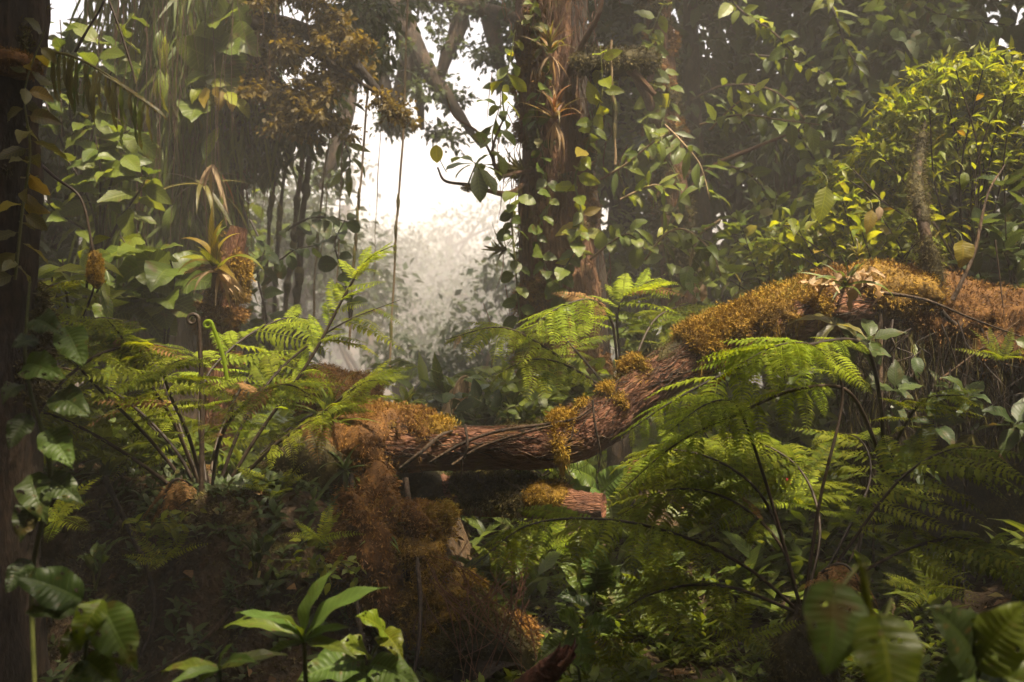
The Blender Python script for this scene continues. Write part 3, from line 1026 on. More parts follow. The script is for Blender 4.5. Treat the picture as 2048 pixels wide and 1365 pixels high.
D0 = P(1240, 820, 6.1)
fd = thing('tree_fern', 'sunlit yellow green tree fern standing behind the middle of the log', 'fern', D0)
part('trunk', Geo().tube(np.array([D0 - [0, 0, .6], D0 - [0, 0, .2], D0]), [.09, .08, .05], 14, 12, lump=.3, lfreq=9), BARK_D, fd)
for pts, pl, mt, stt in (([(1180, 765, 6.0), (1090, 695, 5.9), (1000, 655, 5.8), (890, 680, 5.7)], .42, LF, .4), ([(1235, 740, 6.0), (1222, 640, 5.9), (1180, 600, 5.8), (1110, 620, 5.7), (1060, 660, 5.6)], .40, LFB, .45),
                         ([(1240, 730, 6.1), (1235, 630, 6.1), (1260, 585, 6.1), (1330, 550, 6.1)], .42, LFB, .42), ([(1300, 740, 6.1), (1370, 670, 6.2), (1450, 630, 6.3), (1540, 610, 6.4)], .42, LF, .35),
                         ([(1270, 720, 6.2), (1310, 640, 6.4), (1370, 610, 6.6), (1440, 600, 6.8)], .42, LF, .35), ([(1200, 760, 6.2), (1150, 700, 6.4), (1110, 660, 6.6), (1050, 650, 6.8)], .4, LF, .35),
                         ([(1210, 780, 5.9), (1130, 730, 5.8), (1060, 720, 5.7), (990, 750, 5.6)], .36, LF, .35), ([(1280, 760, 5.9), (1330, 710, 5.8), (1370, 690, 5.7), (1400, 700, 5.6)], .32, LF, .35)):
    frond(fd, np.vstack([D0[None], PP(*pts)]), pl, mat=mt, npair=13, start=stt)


# ------------------------------------------------------------------ leafy stems
def leafy(root, pts, r, n, shape, mat, size, start=.25, spread=1.0, droop=.3, up=(0, 0, 1), stem=STEM_G, sname='stem', jitter=.25, fwd=.35, alt=None, altp=.0, face=None, lname='leaf', hang=0.0, tip=0):
    c = curve(pts, 60)
    if r:
        part(sname, Geo().tube(c, [r, r * .8, r * .4], 26, 6, lump=.1), stem, root)
    T = nrm(np.gradient(c, axis=0))
    up = np.array(up, float)
    for k in range(n):
        t = start + (1 - start) * (k + .5 + .3 * (random.random() - .5)) / n
        i = min(59, int(t * 59))
        a = k * 2.4 + random.random()
        side = nrm(np.cross(T[i], up + .01))
        oth = np.cross(side, T[i])
        d = nrm(spread * (side * math.cos(a) + oth * math.sin(a) * .6) + T[i] * fwd + np.array([0, 0, -droop]) + jitter * rng.normal(size=3))
        u = up + .4 * rng.normal(size=3)
        if face is not None:
            u = np.array(face, float) + .35 * rng.normal(size=3)
        if hang:
            d = nrm(d * (1 - hang) + np.array([0, 0, -hang]))
        m_ = alt if (alt is not None and random.random() < altp) else mat
        put_leaf(root, c[i], d, u, shape, m_, size * random.uniform(.65, 1.2), 0, lname)
    for k in range(tip):
        a = k * 2 * math.pi / tip + random.random()
        side = nrm(np.cross(T[-1], [.3, .2, 1]))
        oth = np.cross(side, T[-1])
        d = nrm(side * math.cos(a) + oth * math.sin(a) + T[-1] * .5 + .15 * rng.normal(size=3))
        put_leaf(root, c[-1], d, up + .4 * rng.normal(size=3), shape, mat, size * random.uniform(.7, 1.1), 0, lname)
    return c


def rosette(root, c, n, shape, mat, size, el=(10, 75), axis=(0, 0, 1), alt=None, altp=0.0, name='leaf', az=None):
    ax = nrm(np.array(axis, float))
    x = nrm(np.cross(ax, [0.3, .9, .1]))
    y = np.cross(ax, x)
    for k in range(n):
        a = k * 2.399 + .4 * random.random() if az is None else R(random.uniform(*az))
        e = R(random.uniform(*el))
        d = (x * math.cos(a) + y * math.sin(a)) * math.cos(e) + ax * math.sin(e)
        m_ = alt if (alt is not None and random.random() < altp) else mat
        put_leaf(root, np.asarray(c), d, ax + .1 * rng.normal(size=3), shape, m_, size * random.uniform(.7, 1.15), 0, name)


# ------------------------------------------------------------------ bromeliad post and its plants
PO = P(432, 830, 6.0)
po = thing('mossy_post', 'slim dead trunk wrapped in rust red root fibres carrying a bromeliad', 'tree trunk', PO)
POP = PP((432, 900, 6.0), (438, 760, 6.0), (440, 650, 6.0), (455, 550, 6.0), (478, 455, 6.0))
POR = [.10, .092, .088, .08, .05]
part('trunk', Geo().tube(POP, POR, 80, 22, lump=.2, lfreq=8), BARK_R, po)
part('moss_patch', moss_shell(POP, POR, .15, .62, 5200, .05, .032, .0, .9, 203), MOSS_B, po, stuff=True)
part('moss_patch', moss_shell(POP, POR, .62, .99, 3800, .05, .032, .0, .9, 213), MOSS_G, po, stuff=True)
g = Geo()
for k in range(260):
    t = random.random()
    q = curve(POP, 50)[int(t * 45)]
    a = R(random.uniform(0, 360))
    p0 = q + np.array([math.cos(a), math.sin(a), 0]) * .10
    L_ = random.uniform(.05, .16)
    g.tube(np.array([p0, p0 + [rng.normal() * .02, rng.normal() * .02, -L_ * .5], p0 + [rng.normal() * .03, rng.normal() * .02, -L_]]), [.002, .0015, .0008], 6, 4)
part('root_hair', g, BARK_R, po, stuff=True)

br = thing('bromeliad', 'yellow green bromeliad with pale dead leaves fanned round a mossy post', 'bromeliad', P(440, 545, 5.85))
c0 = P(438, 540, 5.84)
rosette(br, c0, 16, 'strap', LB, .36, (10, 80), (-.25, -.45, 1), LY, .45)
for o_ in [x for x in COL.objects if x.parent == br]:
    o_.scale[0] *= 2.0
rosette(br, c0 + [0, 0, -.02], 12, 'strap', LX, .30, (-60, 15), (.1, -.5, 1), name='dead_leaf')
for (px, py, L_) in ((480, 600, .30), (462, 590, .27), (495, 590, .26), (390, 535, .28), (372, 540, .26)):
    q = P(px, py, 5.75)
    put_leaf(br, c0, q - c0, (0, -1, .4), 'dead', LX, np.linalg.norm(q - c0) * 1.1, 0, 'dead_leaf', sx=.5)

# ------------------------------------------------------------------ trees
tmplS = leaf(.55, 'ovate', ns=3, nc=2, droop=.5, fold=.3)
tmplN = leaf(.30, 'lance', ns=3, nc=2, droop=.8, fold=.3)
tmplR = leaf(.70, 'round', ns=3, nc=2, droop=.5, fold=.3)
tmplH = leaf(.055, 'lance', ns=4, nc=1, droop=.5, fold=.0)


def clump_points(cs, rs, n, shell=.55, squash=.75):
    cs, rs = np.asarray(cs), np.asarray(rs)
    w = rs ** 2
    k = rng.choice(len(cs), n, p=w / w.sum())
    d = rdir(n)
    rad = rs[k] * (shell + (1 - shell) * rng.random(n)) * (1 + .3 * rng.normal(size=n) * .6)
    return cs[k] + d * rad[:, None] * np.array([1, 1, squash]), d


def crown(geo, cs, rs, n, tmpl, size, droop=.5, squash=.75, shell=.4):
    p, d = clump_points(cs, rs, n, shell, squash)
    dd = nrm(d * .6 + .8 * rdir(n) - np.array([0, 0, droop]))
    up = nrm(np.array([0, 0, 1.0]) + .7 * rdir(n))
    return scatter(geo, tmpl, p, dd, up, size * (.55 + .9 * rng.random(n)))


def tree(name, label, base, top, r, cs, rs, n, tmpl, size, mat, bark=BARK_D, group=None, droop=.5, squash=.75, limb=True, lr=.3, shell=.4, cat='tree'):
    base, top = np.asarray(base, float), np.asarray(top, float)
    t = thing(name, label, cat, base, group)
    mid = (base + top) / 2 + np.array([rng.normal() * .12, 0, 0]) * r * 8
    part('trunk', Geo().tube(np.array([base - [0, 0, .2], mid, top]), [r * 1.2, r, r * .7], 40, 14, lump=.15, lfreq=4), bark, t)
    if limb:
        tc = curve(np.array([base, mid, top]), 20)
        for c in cs[:9]:
            s = tc[random.randint(9, 18)]
            m_ = (s + np.asarray(c)) / 2 + np.array([0, 0, .15]) + .1 * rng.normal(size=3)
            part('branch', Geo().tube(np.array([s, m_, c]), [r * lr * 1.2, r * lr, r * .08], 22, 7, lump=.15), bark, t)
    part('crown', crown(Geo(), cs, rs, n, tmpl, size, droop, squash, shell), mat, t)
    return t


# --- the two tall trunks in the middle distance
T1B = P(1115, 850, 7.6)
t1 = thing('forest_tree', 'stout trunk wrapped in rust red fibres and climbing leaves beside the bright gap', 'tree', T1B)
T1P = PP((1125, 900, 7.6), (1118, 700, 7.6), (1112, 500, 7.6), (1105, 300, 7.6), (1092, 100, 7.6), (1085, -120, 7.6), (1080, -960, 7.6))
T1R = [.36, .31, .28, .24, .21, .20, .18]


def furrow(seed, amp):
    def fn(p, D, t, a):
        q = np.stack([a * 7, t * 12, 0 * a], -1)
        return amp * 2 * (fbm(q, 1, seed, 3) - .5) + amp * 2 * (fbm(p, 3, seed + 1, 3) - .5)
    return fn


v, f, uv, _ = tube(T1P, T1R, 160, 40, rad_add=furrow(5, .05))
part('trunk', Geo().add(v, f, uv, np.full(len(v), .5)), BARK_M, t1)
part('moss_patch', moss_shell(T1P, T1R, .05, .40, 5000, .05, .06, .0, .75, 303, 120, 40), MOSS_B, t1, stuff=True)
part('moss_patch', moss_shell(T1P, T1R, .32, .78, 5000, .05, .05, .0, .52, 313, 120, 40), MOSS_D, t1, stuff=True)
part('moss_patch', moss_shell(T1P, T1R, .30, .80, 4500, .06, .05, .0, .58, 353, 120, 40), MOSS_B, t1, stuff=True)
part('trunk_fork', Geo().tube(PP((1180, 880, 7.9), (1185, 600, 7.9), (1165, 380, 7.9), (1150, 200, 7.9), (1150, -150, 7.9)), [.15, .13, .11, .1, .1], 60, 16, lump=.2), BARK_D, t1)
g = Geo()
for k in range(900):
    px = rng.normal(1112, 42)
    py = random.uniform(-60, 760)
    p0 = P(px, py, 7.32 + .1 * abs(rng.normal()))
    L_ = random.uniform(.1, .4)
    g.tube(np.array([p0, p0 + [rng.normal() * .03, -.02, -L_ * .5], p0 + [rng.normal() * .04, 0, -L_]]), [.004, .004, .0015], 6, 3)
part('root_hair', g, BARK_R, t1, stuff=True)
for pts, r in ((PP((1060, 345, 7.5), (1040, 375, 7.3), (1010, 388, 7.2), (970, 380, 7.1), (935, 370, 7.1), (890, 362, 7.1), (875, 335, 7.1)), .022),
               (PP((1080, 340, 7.5), (1040, 345, 7.3), (1000, 350, 7.2), (985, 300, 7.15), (1010, 230, 7.2)), .018),
               (PP((1000, 350, 7.2), (960, 270, 7.1), (910, 235, 7.1), (893, 195, 7.1)), .010),
               (PP((1140, 130, 7.5), (1200, 110, 7.3), (1260, 140, 7.2), (1310, 190, 7.2)), .05),
               (PP((1130, 160, 7.4), (1170, 80, 7.2), (1200, 20, 7.1), (1210, -60, 7.1)), .025)):
    part('branch', Geo().tube(pts, [r, r * .8, r * .35], 40, 9, lump=.25, lfreq=10), BARK_M, t1)
mound(t1, 'moss_tuft', P(955, 376, 7.1), (.085, .035, .02), MOSS_G, 700, .04, 5, lump=.7)
mound(t1, 'moss_tuft', P(1230, 125, 7.25), (.30, .14, .10), MOSS_D, 1800, .07, 6, droop=.5)
part('crown', crown(Geo(), [P(1000, -960, 7.9), P(1180, -980, 7.9), P(1100, -1050, 8.2), P(1350, -960, 8.2)], [.8, .8, .9, .8], 1500, tmplS, .16), LM, t1)

t2 = thing('forest_tree', 'thinner mossy trunk with leaning side branch standing beside the stout one', 'tree', P(1345, 800, 8.6))
T2P = PP((1370, 800, 8.6), (1360, 600, 8.6), (1345, 400, 8.6), (1325, 200, 8.6), (1315, 0, 8.6), (1312, -200, 8.6))
part('trunk', Geo().tube(T2P, [.16, .15, .14, .13, .12, .12], 90, 20, rad_add=furrow(15, .03)), BARK_M, t2)
part('moss_patch', moss_shell(T2P, [.16, .15, .14, .13, .12, .12], .2, .95, 6000, .05, .05, .0, .85, 323, 120, 30), MOSS_D, t2, stuff=True)
part('moss_patch', moss_shell(T2P, [.16, .15, .14, .13, .12, .12], .3, .98, 4000, .04, .05, .0, .7, 363, 120, 30), MOSS_B, t2, stuff=True)
for pts, r in ((PP((1340, 330, 8.5), (1300, 210, 8.2), (1270, 150, 8.0), (1240, 110, 7.9)), .05), (PP((1350, 420, 8.5), (1420, 340, 8.2), (1500, 300, 8), (1600, 260, 7.9)), .025)):
    part('branch', Geo().tube(pts, [r, r * .8, r * .4], 30, 9, lump=.25), BARK_M, t2)
part('crown', crown(Geo(), [P(1320, -230, 8.9), P(1500, -260, 9), P(1250, -320, 9.2)], [.7, .8, .7], 1500, tmplS, .16), LM, t2)
t3 = thing('forest_tree', 'slender dark trunk behind the mossy pair with sparse leaf sprays', 'tree', P(1400, 800, 9.8))
part('trunk', Geo().tube(PP((1420, 820, 9.8), (1410, 500, 9.8), (1385, 200, 9.8), (1380, -200, 9.8)), [.10, .09, .08, .07], 50, 12, lump=.2), BARK_D, t3)
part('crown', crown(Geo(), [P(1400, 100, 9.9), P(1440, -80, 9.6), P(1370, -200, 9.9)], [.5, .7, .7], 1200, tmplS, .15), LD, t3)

# --- climbing and branching leaves on and around the stout trunk (a vine and epiphytes as things of their own)
vn = thing('climbing_vine', 'broad leaved climber spiralling up the stout trunk, yellow and green leaves', 'vine', P(1150, 560, 7.2))
leafy(vn, PP((1150, 520, 7.2), (1165, 440, 7.15), (1150, 360, 7.12), (1175, 290, 7.1), (1190, 230, 7.1), (1205, 180, 7.1), (1200, 90, 7.1)), .010, 34, 'ovate', LB, .18, start=0, face=(0, -1, .4), hang=.25, alt=LY, altp=.12)
leafy(vn, PP((1130, 620, 7.15), (1120, 560, 7.1), (1150, 500, 7.1), (1160, 440, 7.1)), .008, 18, 'heart', LM, .13, start=0, face=(0, -1, .4), hang=.5)
v2 = thing('climbing_vine', 'green leaf sprays fringing the bright gap edge of the stout trunk', 'vine', P(1040, 560, 7.3))
leafy(v2, PP((1040, 640, 7.3), (1030, 520, 7.2), (1025, 440, 7.2), (1035, 380, 7.2)), .008, 22, 'round', LM, .13, start=0, face=(0, -1, .4), hang=.3)
leafy(v2, PP((1010, 240, 7.2), (1005, 180, 7.2), (1020, 120, 7.2), (1030, 60, 7.2)), .008, 14, 'obov', LB, .18, start=0, face=(0, -1, .4), hang=.3)
leafy(v2, PP((990, 330, 7.2), (985, 270, 7.2), (1000, 210, 7.2)), .008, 12, 'obov', LM, .20, start=0, face=(0, -1, .4), hang=.3)
vt = thing('climbing_vine', 'narrow leaved climber winding up the thinner mossy trunk', 'vine', P(1350, 560, 8.2))
leafy(vt, PP((1350, 600, 8.3), (1330, 480, 8.25), (1360, 380, 8.25), (1320, 280, 8.25), (1340, 180, 8.25), (1300, 90, 8.25), (1330, 0, 8.25)), .008, 40, 'ovate', LM, .19, start=0, face=(0, -1, .4), hang=.35, alt=LB, altp=.3)
leafy(vt, PP((1300, 340, 8.3), (1290, 240, 8.25), (1310, 140, 8.25), (1290, 40, 8.25)), .006, 24, 'heart', LM, .15, start=0, face=(0, -1, .4), hang=.4)
vu = thing('climbing_vine', 'dense small leaved climber round the upper part of the stout trunk', 'vine', P(1100, 300, 7.3))
leafy(vu, PP((1090, 330, 7.3), (1070, 220, 7.28), (1100, 130, 7.28), (1060, 40, 7.28), (1090, -40, 7.28)), .007, 34, 'ovate', LM, .14, start=0, face=(0, -1, .4), hang=.35, alt=LO, altp=.3)
leafy(vu, PP((1100, 560, 7.2), (1075, 470, 7.2), (1100, 400, 7.2), (1080, 330, 7.25)), .007, 20, 'heart', LM, .11, start=0, face=(0, -1, .4), hang=.4)
v3 = thing('epiphyte', 'star of long drooping leaves on the bare branch across the bright gap', 'epiphyte', P(950, 330, 7.05))
part('stem', Geo().tube(PP((935, 372, 7.1), (945, 345, 7.08), (952, 328, 7.06)), [.008, .006, .005], 10, 6), STEM_G, v3)
rosette(v3, P(952, 328, 7.06), 7, 'obov', LM, .26, (-50, 10), (0, -.3, 1))
v4 = thing('heart_leaf', 'single round yellow leaf glowing in the misty gap', 'leaf', P(872, 290, 7.0))
part('stalk', Geo().tube(PP((893, 345, 7.1), (880, 320, 7.03), (872, 290, 7.0)), [.004, .003, .002], 8, 5), STEM_G, v4)
LYB = leaf_mat('leaf_yellow_thin', (.42, .38, .03), (.46, .40, .03), trans=.8, tcol=(1.6, 1.5, .7), spots=.8)
put_leaf(v4, P(872, 286, 7.0), (0.05, 0, -1), (0, -1, .1), 'round', LYB, .13)
for lab, px, py, s, m1, m2 in (('spiky pale bromeliad high on the stout trunk', 1100, 105, .26, LO, LX), ('red orange bromeliad with hanging dead leaves halfway up the stout trunk', 1110, 240, .30, LR, LX)):
    b = thing('bromeliad', lab, 'bromeliad', P(px, py, 7.25))
    rosette(b, P(px, py, 7.2), 22, 'strap', m1, s, (5, 80), (0, -.5, 1), LR, .3)
    rosette(b, P(px, py + 6, 7.2), 9, 'strap', m2, s * .95, (-85, -40), (0, -.3, 1), name='dead_leaf')
for lab, px, py, n, s in (('fan of narrow needle leaves jutting from the stout trunk into the gap', 1050, 340, 34, .34), ('tuft of arching narrow leaves low on the gap side of the stout trunk', 1015, 500, 16, .30)):
    b = thing('strap_epiphyte', lab, 'epiphyte', P(px, py, 7.4))
    rosette(b, P(px, py, 7.35), n, 'strap', LO, s, (10, 85), (-1, -.15, .1))
for lab, pts, sh, mt, n, s in (
        ('long leafy twig reaching out level from the thin mossy trunk', [(1400, 250, 7.6), (1480, 230, 7.3), (1560, 240, 7.2), (1640, 250, 7.1)], 'ovate', LM, 17, .17),
        ('leafy twig with broad pale leaves above the level twig', [(1420, 260, 7.5), (1470, 210, 7.3), (1510, 185, 7.2)], 'ovate', LB, 12, .19),
        ('spray of narrow leaves hanging in front of the thin mossy trunk', [(1330, 250, 7.6), (1360, 280, 7.4), (1400, 330, 7.2), (1420, 400, 7.1)], 'lance', LM, 18, .22),
        ('arching twig with paired green leaves between the two mossy trunks', [(1200, 360, 7.2), (1250, 330, 7.1), (1300, 290, 7.0), (1330, 270, 7.0)], 'lance', LM, 18, .17),
        ('whorled green leaf cluster low between the two mossy trunks', [(1240, 400, 7.0), (1270, 385, 7.0), (1310, 370, 7.0), (1330, 380, 7.0)], 'lance', LB, 16, .15),
        ('drooping leafy stem with pods above the sunlit fern', [(1290, 520, 7.0), (1330, 470, 6.9), (1370, 460, 6.8), (1420, 500, 6.7), (1445, 560, 6.7)], 'lance', LM, 24, .20),
        ('slender stem of glossy leaves hanging beside two dry brown leaves', [(1440, 440, 6.9), (1400, 470, 6.8), (1380, 530, 6.7), (1385, 590, 6.7)], 'ovate', LM, 14, .16),
        ('round leaved twig at the foot of the thin mossy trunk', [(1180, 520, 7.2), (1230, 480, 7.1), (1260, 470, 7.0), (1290, 500, 7.0)], 'round', LM, 14, .14)):
    b = thing('leafy_branch', lab, 'branch', P(*pts[0]), 'leafy twigs among the mossy trunks')
    leafy(b, PP(*pts), .009, n, sh, mt, s, start=.1, sname='twig', stem=VINE, face=(0, -.7, .7))
for lab, pts, sh, mt, n, s in (
        ('leafy bough drooping across the upper edge beside the thin trunk', [(1430, -40, 8.4), (1480, 20, 8.2), (1540, 60, 8.1), (1590, 110, 8.0)], 'ovate', LM, 26, .19),
        ('hanging spray of narrow leaves at the upper edge over the sunlit bush', [(1640, -40, 8.2), (1670, 30, 8.0), (1690, 90, 7.9), (1720, 140, 7.8)], 'lance', LM, 26, .22),
        ('thin forked bough with dull leaves above the level twig', [(1500, 110, 8.6), (1580, 120, 8.5), (1650, 150, 8.4), (1700, 200, 8.3)], 'ovate', LM, 26, .16),
        ('leafy bough crossing the dark upper corner', [(1800, -20, 7.8), (1860, 20, 7.6), (1930, 40, 7.5), (2010, 50, 7.4)], 'ovate', LM, 26, .18),
        ('long bare limbed bough with tip leaves behind the level twig', [(1380, 200, 9.0), (1460, 170, 8.9), (1560, 190, 8.8), (1660, 300, 8.7)], 'lance', LM, 24, .20),
        ('drooping bough with broad leaves between the thin trunk and tall bush', [(1560, 230, 8.4), (1610, 290, 8.2), (1640, 350, 8.1), (1640, 420, 8.0)], 'heart', LM, 22, .17),
        ('hanging bough of broad leaves below the level twig', [(1450, 330, 8.2), (1500, 350, 8.0), (1540, 400, 7.9), (1560, 460, 7.8)], 'ovate', LM, 24, .16)):
    b = thing('leafy_branch', lab, 'branch', P(*pts[0]), 'leafy boughs in the upper corner')
    leafy(b, PP(*pts), .012, n, sh, mt, s, start=.05, sname='twig', stem=BARK_D, face=(0, -.7, .7), alt=LB, altp=.25)
dl = thing('dead_leaf', 'pale curled dry leaf hanging behind the log', 'dead leaf', P(1400, 590, 6.6))
put_leaf(dl, P(1405, 568, 6.6), (0.02, 0, -1), (0, -1, .1), 'dead', LX, .16)
dl = thing('dead_leaf', 'thin brown dry leaf strip hanging behind the log', 'dead leaf', P(1390, 590, 6.6))
put_leaf(dl, P(1388, 565, 6.6), (-.03, 0, -1), (.6, -1, .1), 'dead', LX, .20, sx=.5)

# --- hosts on the other side of the gap
h1 = thing('forest_tree', 'massive dark trunk smothered in hanging roots and dripping strap leaves', 'tree', P(380, 850, 8.6))
H1P = PP((375, 880, 8.6), (380, 600, 8.6), (390, 300, 8.6), (400, 0, 8.6), (410, -300, 8.6))
part('trunk', Geo().tube(H1P, [.5, .42, .42, .46, .5], 100, 30, rad_add=furrow(25, .08)), BARK_D, h1)
g = Geo()
for k in range(1500):
    px = np.clip(rng.normal(390, 75), 215, 540)
    py = random.uniform(-60, 560)
    if px > 470 and py > 330:
        continue
    p0 = P(px, py, 8.05 + .2 * abs(rng.normal()) + abs(px - 390) * .002)
    L_ = random.uniform(.2, .9)
    g.tube(np.array([p0, p0 + [rng.normal() * .03, -.02, -L_ * .5], p0 + [rng.normal() * .05, 0, -L_]]), [.006, .005, .002], 6, 3)
part('root_hair', g, BARK_M, h1, stuff=True)
g = Geo()
n = 2600
px = np.clip(rng.normal(370, 95, n), 170, 560)
py = rng.uniform(-80, 520, n)
ok = ~((px > 470) & (py > 300))
p = np.stack([P(a, b, 7.9 + .35 * random.random() + abs(a - 390) * .0015) for a, b in zip(px[ok], py[ok])])
scatter(g, tmplH, p, nrm(np.array([0, -.15, -1.0]) + .22 * rng.normal(size=p.shape)), nrm(np.array([0, -1, .2]) + .5 * rng.normal(size=p.shape)), rng.uniform(.2, .55, len(p)))
part('hanging_foliage', g, LM, h1, stuff=True)
g = Geo()
for k in range(70):
    px = np.clip(rng.normal(350, 120), 120, 640)
    py = random.uniform(-120, 200)
    p0 = P(px, py, random.uniform(7.3, 7.9))
    L_ = random.uniform(.5, 2.0) * (.6 if px > 470 else 1)
    g.tube(np.array([p0, p0 + [rng.normal() * .04, -.02, -L_ * .5], p0 + [rng.normal() * .06, 0, -L_]]), [.0028, .0024, .0016], 12, 4)
part('hanging_vine', g, BARK_M, h1, stuff=True)
for pts, r in ((PP((420, 60, 8.3), (500, 40, 8.1), (600, 60, 8.0), (690, 110, 7.9), (760, 185, 7.8)), .09), (PP((440, 160, 8.3), (540, 170, 8.1), (620, 210, 8.0), (680, 250, 7.9)), .06), (PP((430, 200, 8.3), (500, 260, 8.2), (560, 290, 8.2)), .05)):
    part('branch', Geo().tube(pts, [r, r * .8, r * .3], 40, 10, lump=.25), BARK_D, h1)
for k in range(26):
    px, py = random.choice(((400, 170), (440, 230), (420, 290), (330, 120), (350, 420), (420, 400), (300, 60)))
    p = P(px + rng.normal() * 25, py + rng.normal() * 22, 7.75)
    put_leaf(h1, p, (rng.normal() * .2, -.2, -1), (rng.normal() * .4, -1, .3), 'lance', random.choice((LM, LB, LB)), random.uniform(.22, .34))

cb = thing('mossy_bough', 'moss laden bough of tiny ochre leaves hanging over the bright gap', 'branch', P(560, 90, 7.9))
part('branch', Geo().tube(PP((470, 20, 8.0), (560, 70, 7.9), (650, 120, 7.8), (750, 185, 7.7)), [.05, .04, .03, .01], 40, 8, lump=.3), BARK_D, cb)
LOC = leaf_mat('leaf_ochre', (.085, .06, .012), (.13, .095, .018), trans=.45, vein=0, spots=.9)
ccs, rrs = [], []
mb = curve(PP((470, 20, 8.0), (560, 70, 7.9), (650, 120, 7.8), (750, 185, 7.7)), 40)
mb2 = curve(PP((500, -60, 8.0), (580, -20, 7.8), (660, 20, 7.8), (700, 90, 7.8)), 40)
mb3 = curve(PP((480, 80, 8.0), (540, 150, 7.9), (590, 200, 7.8), (640, 235, 7.8)), 40)
part('branch', Geo().tube(mb2, [.04, .03, .008], 30, 7, lump=.3), BARK_D, cb)
part('branch', Geo().tube(mb3, [.04, .03, .008], 30, 7, lump=.3), BARK_D, cb)
for k in range(46):
    base = random.choice((mb, mb2, mb3))[random.randint(4, 39)]
    tip = base + np.array([rng.normal() * .22, rng.normal() * .12, rng.normal() * .14 - .12])
    part('twiglet', Geo().tube(np.array([base, (base + tip) / 2 + [0, 0, .05], tip]), [.008, .005, .002], 8, 4), BARK_D, cb)
    for f_ in (.45, .75, 1.0):
        ccs.append(base + (tip - base) * f_)
        rrs.append(random.uniform(.06, .15))
part('foliage', crown(Geo(), ccs, rrs, 12000, tmplK, .046, droop=.35, squash=.8, shell=.05), LOC, cb, stuff=True)
cd = thing('dark_bough', 'dark hanging bough of dense foliage under the ochre one', 'branch', P(520, 250, 8.3))
part('branch', Geo().tube(PP((440, 200, 8.4), (520, 230, 8.3), (600, 260, 8.2), (650, 290, 8.1)), [.05, .04, .02], 30, 8), BARK_D, cd)
ccs = [P(*q) for q in ((500, 170, 8.4), (560, 240, 8.3), (510, 270, 8.3), (600, 260, 8.2), (640, 200, 8.2), (690, 60, 8.6), (740, 20, 8.7), (720, 120, 8.6), (540, 320, 8.3), (470, 330, 8.3))]
part('foliage', crown(Geo(), ccs, [.4, .3, .3, .24, .26, .4, .4, .3, .2, .24], 5200, tmplN, .11, droop=.7, squash=.9, shell=.1), LD, cd, stuff=True)

# silhouette tree in the gap
sx = thing('backlit_tree', 'backlit dark tree with weeping boughs against the white sky gap', 'tree', P(800, -20, 12.5))
limbs = [[(640, -250, 12.5), (770, -60, 12.5), (810, 80, 12.4), (835, 180, 12.4), (845, 260, 12.4)], [(790, 0, 12.5), (850, 130, 12.3), (905, 210, 12.2), (960, 290, 12.2)], [(930, -100, 12.5), (920, 40, 12.4), (890, 120, 12.3), (870, 200, 12.3)],
         [(960, -60, 12.5), (985, 60, 12.4), (1000, 130, 12.3), (1030, 190, 12.2)], [(760, -60, 12.6), (740, 60, 12.6), (770, 170, 12.5), (790, 260, 12.5)], [(820, 100, 12.4), (800, 190, 12.4), (780, 250, 12.4)], [(700, 120, 12.6), (690, 230, 12.5), (660, 330, 12.4), (640, 380, 12.4)], [(760, -90, 12.5), (900, 0, 12.4), (1010, 30, 12.3), (1090, 60, 12.2)]]
g = Geo()
cs, rs = [], []
for l in limbs:
    c = curve(PP(*l), 40)
    part('limb', Geo().tube(c, [.13, .11, .08, .03], 40, 9, lump=.2), BARK_D, sx)
    for k in range(12, 40, 4):
        cs.append(c[k] + .16 * rng.normal(size=3))
        rs.append(random.uniform(.14, .27))
for q in ((770, 0), (740, 50), (830, 0), (900, -10), (960, 0), (1010, 30), (720, 110), (750, 80), (1030, 80), (800, -20), (940, -20), (1040, 10), (850, -20), (700, 60)):
    cs.append(P(q[0] + rng.normal() * 8, q[1], 12.6))
    rs.append(random.uniform(.3, .46))
part('crown', crown(Geo(), cs, rs, 8000, tmplK, .085, droop=.4, shell=.1), LD, sx)

